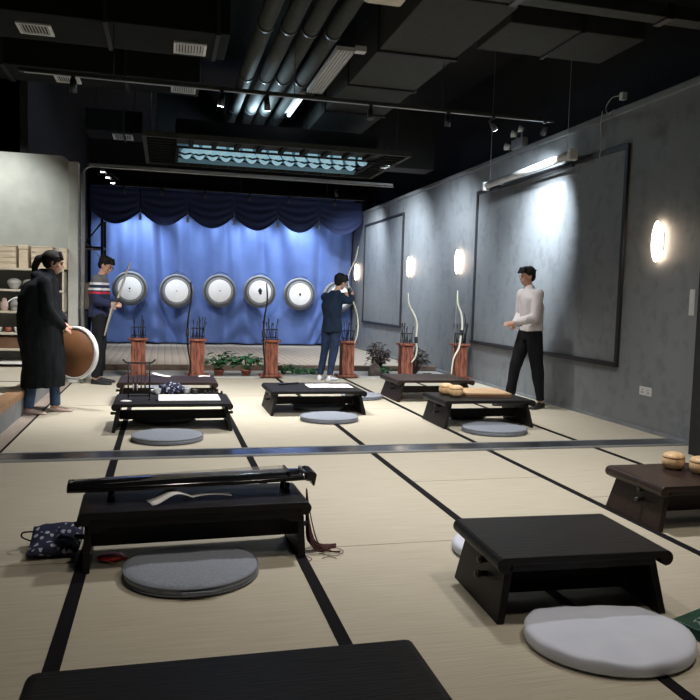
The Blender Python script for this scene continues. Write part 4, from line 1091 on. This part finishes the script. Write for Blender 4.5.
# ================================================================== PEOPLE
def hand(bm, wrist, dirv, palmn, s=1., curl=.5, thumb_side=1):
    w = Vector(wrist); d = Vector(dirv).normalized(); n = Vector(palmn).normalized(); n = (n - d*n.dot(d)).normalized(); sd = d.cross(n)*thumb_side
    # palm: flattened ellipsoid
    rot = Matrix((sd, d, n)).transposed()
    ell(bm, w+d*.045*s, (.038*s,.052*s,.016*s), rot)
    tcap(bm, w-d*.02, w+d*.03*s, .024*s, .022*s)
    for k, (o, L) in enumerate(((.028,.070),(.010,.078),(-.009,.073),(-.026,.058))):
        p = w + d*.085*s + sd*o*s; dd = d.copy()
        for j in range(3):
            seg = L*s*(.42,.32,.26)[j]
            q = p + dd*seg; tcap(bm, p, q, (.0095-.001*j)*s, (.0088-.001*j)*s); p = q
            dd = (dd + n*curl*(.8+.3*j)).normalized()
    p = w + d*.03*s + sd*.030*s; dd = (d*.6+sd*.9+n*.3).normalized()
    for j in range(2):
        q = p + dd*.034*s; tcap(bm, p, q, .0115*s, .0098*s); p = q; dd = (d*.9+sd*.15+n*curl).normalized()

def head(bm, c, f, up, s=1.):
    f, up = Vector(f).normalized(), Vector(up).normalized(); up = (up-f*up.dot(f)).normalized(); sd = f.cross(up)
    rot = Matrix((sd, f, up)).transposed(); c = Vector(c)
    P = lambda a,b_,z: c + sd*a*s + f*b_*s + up*z*s
    ell(bm, P(0,-.012,.028), (.074*s,.092*s,.088*s), rot)        # cranium
    ell(bm, P(0,.018,-.030), (.060*s,.070*s,.080*s), rot)         # face
    ell(bm, P(0,.052,-.082), (.030*s,.030*s,.026*s), rot)         # chin
    for a in (-1,1):
        ell(bm, P(a*.036,.055,-.022), (.024*s,.022*s,.020*s), rot)   # cheek
        ell(bm, P(a*.075,-.005,-.012), (.010*s,.019*s,.030*s), rot)  # ear
    ell(bm, P(0,.076,.018), (.045*s,.018*s,.014*s), rot)          # brow
    tcap(bm, P(0,.085,.008), P(0,.104,-.022), .008*s, .013*s)     # nose
    ell(bm, P(0,.086,-.050), (.022*s,.010*s,.011*s), rot)         # lips
    return P, rot

def face_bits(r, P, rot, s=1., glasses=False):
    for a in (-1,1):
        bm = B(); ell(bm, P(a*.030,.083,.000), (.011*s,.008*s,.007*s), rot); obj('eye', bm, M['eye'], r)
        bm = B(); tcap(bm, P(a*.016,.094,.022), P(a*.045,.084,.022), .0035*s, .0025*s); obj('eyebrow', bm, M['hair'], r)
    bm = B(); ell(bm, P(0,.0925,-.051), (.019*s,.006*s,.006*s), rot); obj('mouth', bm, M['lip'], r)
    if glasses:
        bm = B()
        for a in (-1,1):
            pts = [P(a*.031+.023*math.cos(t_), .103, .0+.018*math.sin(t_)) for t_ in [2*math.pi*k/16 for k in range(17)]]
            tube(bm, pts, .0022, 6, smooth=False)
            tube(bm, [P(a*.054,.100,.004), P(a*.080,.0,.006)], .0022, 6, smooth=False)
        tube(bm, [P(-.008,.105,.003), P(.008,.105,.003)], .0022, 6, smooth=False); obj('glasses', bm, M['eye'], r)

def hair_short(r, P, rot, s=1., fringe=True, full=0.):
    bm = B()
    ell(bm, P(0,-.024,.048), ((.083+full)*s,(.094+full)*s,(.080+full)*s), rot)
    ell(bm, P(0,-.050,.000), (.076*s,.062*s,.075*s), rot)
    if fringe:
        for a in (-.05,-.03,-.01,.012,.034,.055): tcap(bm, P(a,.045,.105+full), P(a*1.15,.088,.052), .020*s, .009*s)
    for a in (-1,1): tcap(bm, P(a*.070,-.0,.06), P(a*.076,.012,.008), .014*s, .007*s)
    rr = random.Random(int(abs(P(0,0,0).x)*100))
    for _ in range(26):
        a = rr.uniform(0,6.28); e = rr.uniform(.2,1.2)
        q = P(.075*math.cos(a)*math.cos(e), -.024+.085*math.sin(a)*math.cos(e), .048+(.075+full)*math.sin(e)); dq = (q-P(0,-.024,.048)).normalized()
        tcap(bm, q-dq*.01, q+dq*.016+Vector((rr.uniform(-.012,.012),rr.uniform(-.012,.012),0)), .012*s, .004*s)
    fuse('hair', bm, .006, M['hair'], r, 2)

def shoe(r, ankle, toe, m, name='shoe', s=1., h0=0.):
    a, t_ = Vector(ankle), Vector(toe); g = Vector((a.x,a.y,h0)); d = Vector((t_.x-a.x, t_.y-a.y, 0)).normalized(); sd = d.cross(Vector((0,0,1)))
    bm = B(); L = .20*s
    secs = []
    for q, w, hh in ((-.30,.024,.05),(-.26,.032,.075),(0,.038,.085),(.35,.042,.062),(.7,.047,.045),(1.0,.040,.035),(1.13,.020,.025)):
        cc = g + d*L*q; secs.append((cc, w*s, hh*s))
    rings = []
    for cc, w, hh in secs:
        ring = []
        for k in range(16):
            an = math.pi*2*k/16; y_ = math.cos(an)*w; z_ = (math.sin(an)*.5+.5)*hh if math.sin(an) > -.3 else .004
            ring.append(bm.verts.new(cc + sd*y_ + Vector((0,0,max(z_,.004)))))
        rings.append(ring)
    for x_, y_ in zip(rings, rings[1:]):
        for k in range(16): bm.faces.new((x_[k], x_[(k+1)%16], y_[(k+1)%16], y_[k])).smooth = True
    bm.faces.new(rings[0]); bm.faces.new(rings[-1]); o = obj(name, bm, m, r)
    return o

V = Vector
def person(label, loc):
    return thing('person', label, 'person', loc)

def legs_bm(bm, J, k=1., ex=0., end=True):
    for s in ('L','R'):
        h_, kn, an = V(J['hip'+s]), V(J['knee'+s]), V(J['ank'+s])
        tcap(bm, h_, kn, .080*k+ex, .056*k+ex); tcap(bm, kn, an, .054*k+ex, (.034*k+ex) , s1=end)
        if ex == 0: 
            ft = an.lerp(V(J['toe'+s]), .5); tcap(bm, V((an.x,an.y,.040)), V((ft.x,ft.y,.028)), .030, .020); tcap(bm, an, V((an.x,an.y,.045)), .034, .034)
    
def arms_bm(bm, J, k=1., ex=0., cuff=True):
    for s in ('L','R'):
        a, b_, c = V(J['sho'+s]), V(J['elb'+s]), V(J['wri'+s])
        tcap(bm, a, b_, .048*k+ex, .038*k+ex); 
        if ex: c = b_.lerp(c, 1.04)
        tcap(bm, b_, c, .038*k+ex, .025*k+ex, s1=(ex == 0))

def torso_bm(bm, J, u, v, k=1., ex=0., zlo=None):
    pel, che, nk = V(J['pel']), V(J['che']), V(J['neck'])
    secs = [(pel+V((0,0,-.09)), .10*k+ex, .085*k+ex), (pel, .165*k+ex, .115*k+ex), (pel.lerp(che,.35), .145*k+ex, .105*k+ex), (pel.lerp(che,.7), .160*k+ex, .115*k+ex), (che, .175*k+ex, .120*k+ex), (che.lerp(nk,.45), .165*k+ex, .100*k+ex), (che.lerp(nk,.75), .12*k+ex, .075*k+ex), (nk, .055+ex*.5, .055+ex*.5)]
    if zlo is not None: secs = secs[1:]; secs.insert(0, (pel+V((0,0,zlo)), .165*k+ex, .118*k+ex))
    loft(bm, secs, u, v)
    for s in ('L','R'): tcap(bm, che.lerp(nk,.5), V(J['sho'+s]), .055*k+ex, .048*k+ex)

def body(r, J, hf, hup, u, v, k=1., hs=1., hands=None, hd=.98):
    bm = B(); torso_bm(bm, J, u, v, k*.95); arms_bm(bm, J, k); legs_bm(bm, J, k)
    tcap(bm, V(J['neck'])-V((0,0,.03)), V(J['head'])-V(hup).normalized()*.05*hs, .052*k, .050*k)
    P, rot = head(bm, J['head'], hf, hup, hs)
    for s, (dv, pn, cu, th_) in (hands or {}).items(): hand(bm, J['wri'+s], dv, pn, hd, cu, th_)
    fuse('body', bm, .0065, M['skin'], r, 2)
    return P, rot

# --- woman in a long black coat, holding the round board
r = person('woman with a ponytail in a long black coat carrying a round brown board', (-1.18,7.95,0))
J = dict(pel=(-.01,0,.88), che=(.0,-.0,1.20), neck=(.035,0,1.41), head=(.085,-.0,1.53),
         shoL=(.03,.155,1.33), elbL=(.06,.20,1.06), wriL=(.16,.10,.92), shoR=(.02,-.155,1.33), elbR=(.05,-.20,1.05), wriR=(.17,-.02,.88),
         hipL=(.0,.085,.86), kneeL=(.08,.08,.47), ankL=(.09,.07,.10), toeL=(.20,.05,.03), hipR=(-.02,-.085,.86), kneeR=(-.08,-.08,.47), ankR=(-.14,-.08,.10), toeR=(-.05,-.11,.03))
hf, hu = (.95,.12,-.22), (.22,0,1)
P, rot = body(r, J, hf, hu, (0,1,0), (1,0,0), .92, .96, dict(L=((.6,-.5,-.3),(0,-.3,-1),.5,1), R=((.7,.35,-.5),(.1,.5,-.8),.9,1)), .84)
face_bits(r, P, rot, .96)
bm = B(); ell(bm, P(0,-.022,.045), (.083,.098,.080), rot); ell(bm, P(0,-.045,-.0), (.078,.066,.075), rot)
for a in (-.05,-.02,.02,.05): tcap(bm, P(a*.6,.04,.11), P(a*1.25,.082,.055), .022, .010)
for a in (-1,1): tcap(bm, P(a*.07,.03,.06), P(a*.078,.01,-.02), .018, .012)
tcap(bm, P(0,-.11,.03), P(0,-.150,.0), .030, .036); tcap(bm, P(0,-.150,.0), P(0,-.165,-.09), .036, .034); tcap(bm, P(0,-.165,-.09), P(0,-.145,-.20), .034, .018); tcap(bm, P(0,-.145,-.20), P(0,-.13,-.27), .018, .008)
fuse('hair', bm, .006, M['hair'], r, 2)
bm = B()
secs = [((-.015,0,.27),.225,.215),((-.015,0,.31),.222,.212),((-.01,0,.5),.212,.205),((-.04,0,.8),.215,.210),((-.05,0,1.0),.21,.215),((-.06,0,1.18),.205,.195),((-.04,0,1.30),.195,.155),((.0,0,1.37),.14,.11),((.02,0,1.43),.085,.085),((.03,0,1.46),.075,.078)]
loft(bm, secs, (0,1,0), (1,0,0))
arms_bm(bm, J, .92, .030)
tcap(bm, (-.07,-.07,1.39), (-.07,.07,1.39), .055, .055); tcap(bm, (-.07,-.07,1.39), (.07,-.08,1.36), .05, .03)
fuse('coat', bm, .011, M['coat'], r, 3, .018, 7)
bm = B()
for s in 'LR':
    tcap(bm, J['hip'+s], J['knee'+s], .085, .066); a = V(J['knee'+s]); b_ = V(J['ank'+s]); tcap(bm, a, a.lerp(b_,1.10), .062, .050, s1=False)
fuse('trousers', bm, .010, M['jean'], r, 2, .005, 14)
for s in 'LR': shoe(r, J['ank'+s], J['toe'+s], M['sock'], 'sock', .80)

# round board she holds
dc = V((-.905,8.13,.60)); nrm = V((-.56,-.83,.04)).normalized()
r = thing('target_board', 'large round brown board with a thick white rim held by the woman', 'target board', tuple(dc))
mt = nrm.to_track_quat('Z', 'Y').to_matrix().to_4x4()
bm = B(); lathe(bm, [(.001,-.03),(.268,-.03),(.28,-.024),(.28,.020),(.27,.028),(.255,.028),(.255,.02),(.001,.02)], 64); bm.transform(mt); obj('white_rim_board', bm, M['face'], r)
bm = B(); lathe(bm, [(.001,.0205),(.253,.0205),(.253,.026),(.001,.026)], 64); bm.transform(mt); obj('brown_backing', bm, M['brown_disc'], r)

# --- person in a striped sweater looking at a bow
r = person('person with glasses in a striped navy sweater looking down at a bow', (-.84,10.42,0))
J = dict(pel=(-.02,0,.96), che=(-.02,0,1.27), neck=(.0,0,1.47), head=(.065,-.01,1.595),
         shoL=(-.01,.17,1.40), elbL=(.03,.17,1.13), wriL=(.15,-.02,1.07), shoR=(-.03,-.17,1.40), elbR=(-.03,-.21,1.12), wriR=(.13,-.18,1.08),
         hipL=(-.02,.085,.93), kneeL=(.0,.10,.50), ankL=(-.03,.11,.09), toeL=(.12,.08,.03), hipR=(-.02,-.085,.93), kneeR=(-.01,-.10,.50), ankR=(-.05,-.10,.09), toeR=(.10,-.17,.03))
hf, hu = (.88,-.35,-.42), (.38,-.1,1)
P, rot = body(r, J, hf, hu, (.15,1,0), (1,-.15,0), 1., .97, dict(L=((.85,-.4,0),(0,-1,0),.6,1), R=((.9,.1,0),(0,.9,-.3),.6,-1)))
face_bits(r, P, rot, .97, True); hair_short(r, P, rot, .97, True, .004)
bm = B(); torso_bm(bm, J, (.15,1,0), (1,-.15,0), 1., .022, -.06); arms_bm(bm, J, 1., .022); fuse('sweater', bm, .010, M['knit'], r, 3, .010, 9)
bm = B(); legs_bm(bm, J, 1., .018, end=False); loft(bm, [((-.02,0,.84),.13,.11),((-.02,0,.95),.165,.125),((-.02,0,1.0),.16,.12)], (.15,1,0), (1,-.15,0)); fuse('trousers', bm, .010, M['trouser'], r, 3, .010, 8)
for s in 'LR': shoe(r, J['ank'+s], J['toe'+s], M['shoe_dark'])
bow('held_bow', 'pale curved bow held by the person in the striped sweater', [(-.45,10.22,1.64),(-.50,10.22,1.50),(-.575,10.22,1.27),(-.62,10.22,1.14),(-.68,10.22,1.04),(-.715,10.22,.90),(-.775,10.22,.66)], M['bow_horn'], .024, .012, string=True)

# --- archer in navy, seen from behind
r = person('archer in a navy shirt and jeans drawing a pale bow, seen from behind', (2.44,10.72,0.0))
J = dict(pel=(.0,0,.86), che=(-.02,0,1.12), neck=(.045,.02,1.36), head=(.125,.05,1.485),
         shoL=(-.105,.08,1.26), elbL=(.06,.25,1.25), wriL=(.24,.36,1.30), shoR=(.10,-.075,1.25), elbR=(.25,-.04,1.21), wriR=(.315,.14,1.27),
         hipL=(-.06,.05,.84), kneeL=(-.08,.09,.46), ankL=(-.15,.10,.09), toeL=(-.09,.25,.03), hipR=(.06,-.05,.84), kneeR=(.03,-.02,.46), ankR=(-.03,-.06,.09), toeR=(.08,.05,.03))
hf, hu = (.85,.42,-.25), (.35,.1,1)
P, rot = body(r, J, hf, hu, (.66,-.75,0), (.75,.66,0), .86, .95, dict(L=((.7,.5,.1),(.3,-.6,0),.6,1), R=((.3,.9,.3),(1,-.2,0),.6,-1)))
face_bits(r, P, rot, .95); hair_short(r, P, rot, .95, True, .014)
bm = B(); torso_bm(bm, J, (.66,-.75,0), (.75,.66,0), .86, .022, -.12); arms_bm(bm, J, .92, .022); fuse('shirt', bm, .010, M['shirt_navy'], r, 5, .016, 8)
bm = B(); legs_bm(bm, J, .92, .016, end=False); loft(bm, [((.0,0,.74),.11,.10),((.0,0,.86),.140,.115),((.0,0,.90),.138,.11)], (.66,-.75,0), (.75,.66,0)); fuse('jeans', bm, .010, M['jean_dark'], r, 3, .012, 8)
for s in 'LR': shoe(r, J['ank'+s], J['toe'+s], M['shoe_white'])
bow('held_bow', 'white curved bow held by the archer in navy', [(2.88,11.0,2.05),(2.84,11.0,1.85),(2.74,11.0,1.62),(2.735,11.0,1.46),(2.77,10.98,1.30),(2.85,10.98,1.12),(2.90,10.98,.92),(2.905,10.98,.72),(2.86,10.98,.55)], M['bow_cream'], .020, .009, grip=(.42,.52), string=False)

# --- person in a white shirt
r = person('person in a white shirt and black trousers standing by the large wall panel', (4.26,8.02,0))
J = dict(pel=(.03,0,.93), che=(.02,0,1.22), neck=(-.02,0,1.43), head=(-.055,.01,1.575),
         shoL=(.01,-.17,1.36), elbL=(-.05,-.21,1.09), wriL=(-.27,-.14,1.02), shoR=(-.03,.17,1.36), elbR=(-.02,.20,1.10), wriR=(-.16,.08,.99),
         hipL=(.02,-.085,.90), kneeL=(.08,-.09,.48), ankL=(.14,-.10,.09), toeL=(.02,-.18,.03), hipR=(.0,.085,.90), kneeR=(-.10,.10,.50), ankR=(-.16,.14,.09), toeR=(-.29,.12,.03))
hf, hu = (-.97,-.05,-.12), (-.1,0,1)
P, rot = body(r, J, hf, hu, (.25,1,0), (-1,.25,0), 1., .95, dict(L=((-.9,.1,-.15),(0,.8,-.4),.5,1), R=((-.6,-.5,-.3),(0,-1,0),.7,-1)), .84)
face_bits(r, P, rot, .95); hair_short(r, P, rot, .95, True, .002)
bm = B(); torso_bm(bm, J, (.25,1,0), (-1,.25,0), 1., .022, -.005); arms_bm(bm, J, 1., .020)
tcap(bm, V(J['neck'])-V((0,0,.0)), V(J['neck'])+V((-.005,0,.03)), .064, .060, s1=False)
fuse('shirt', bm, .010, M['shirt_white'], r, 3, .010, 9)
bm = B(); legs_bm(bm, J, 1., .020, end=False); loft(bm, [((.02,0,.82),.13,.11),((.03,0,.93),.172,.132),((.03,0,.965),.175,.135)], (.25,1,0), (-1,.25,0)); fuse('trousers', bm, .010, M['trouser'], r, 3, .012, 8)
for s in 'LR': shoe(r, J['ank'+s], J['toe'+s], M['shoe_dark'])
bm = B(); tcap(bm, V(J['wriL'])+V((.09,0,.01)), V(J['wriL'])+V((.02,0,-.0)), .047, .042, False, False); fuse('wrist_guard', bm, .006, M['glove'], r, 1)

# ================================================================== camera, world
cam = bpy.data.cameras.new('camera'); cam.sensor_width = 36; cam.lens = 36*732/700; cam.clip_start = .05
co = bpy.data.objects.new('camera', cam); col.objects.link(co)
Rm = Matrix(((.96926652,-.01037584,-.24579412),(-.24429575,.07725028,-.96661884),(.02901714,.99695774,.07234133)))
Rm = Matrix((Rm[0], -Vector(Rm[1])*-1, Rm[2]))
co.matrix_world = Matrix.Translation((0,0,1.27)) @ Rm.to_4x4()
sc.camera = co
w = bpy.data.worlds.new('dim_room'); sc.world = w; w.use_nodes = True
w.node_tree.nodes['Background'].inputs[0].default_value = (.5,.55,.6,1); w.node_tree.nodes['Background'].inputs[1].default_value = .02
sc.view_settings.view_transform = 'Standard'; sc.view_settings.look = 'None'; sc.view_settings.gamma = 1; sc.view_settings.exposure = .1
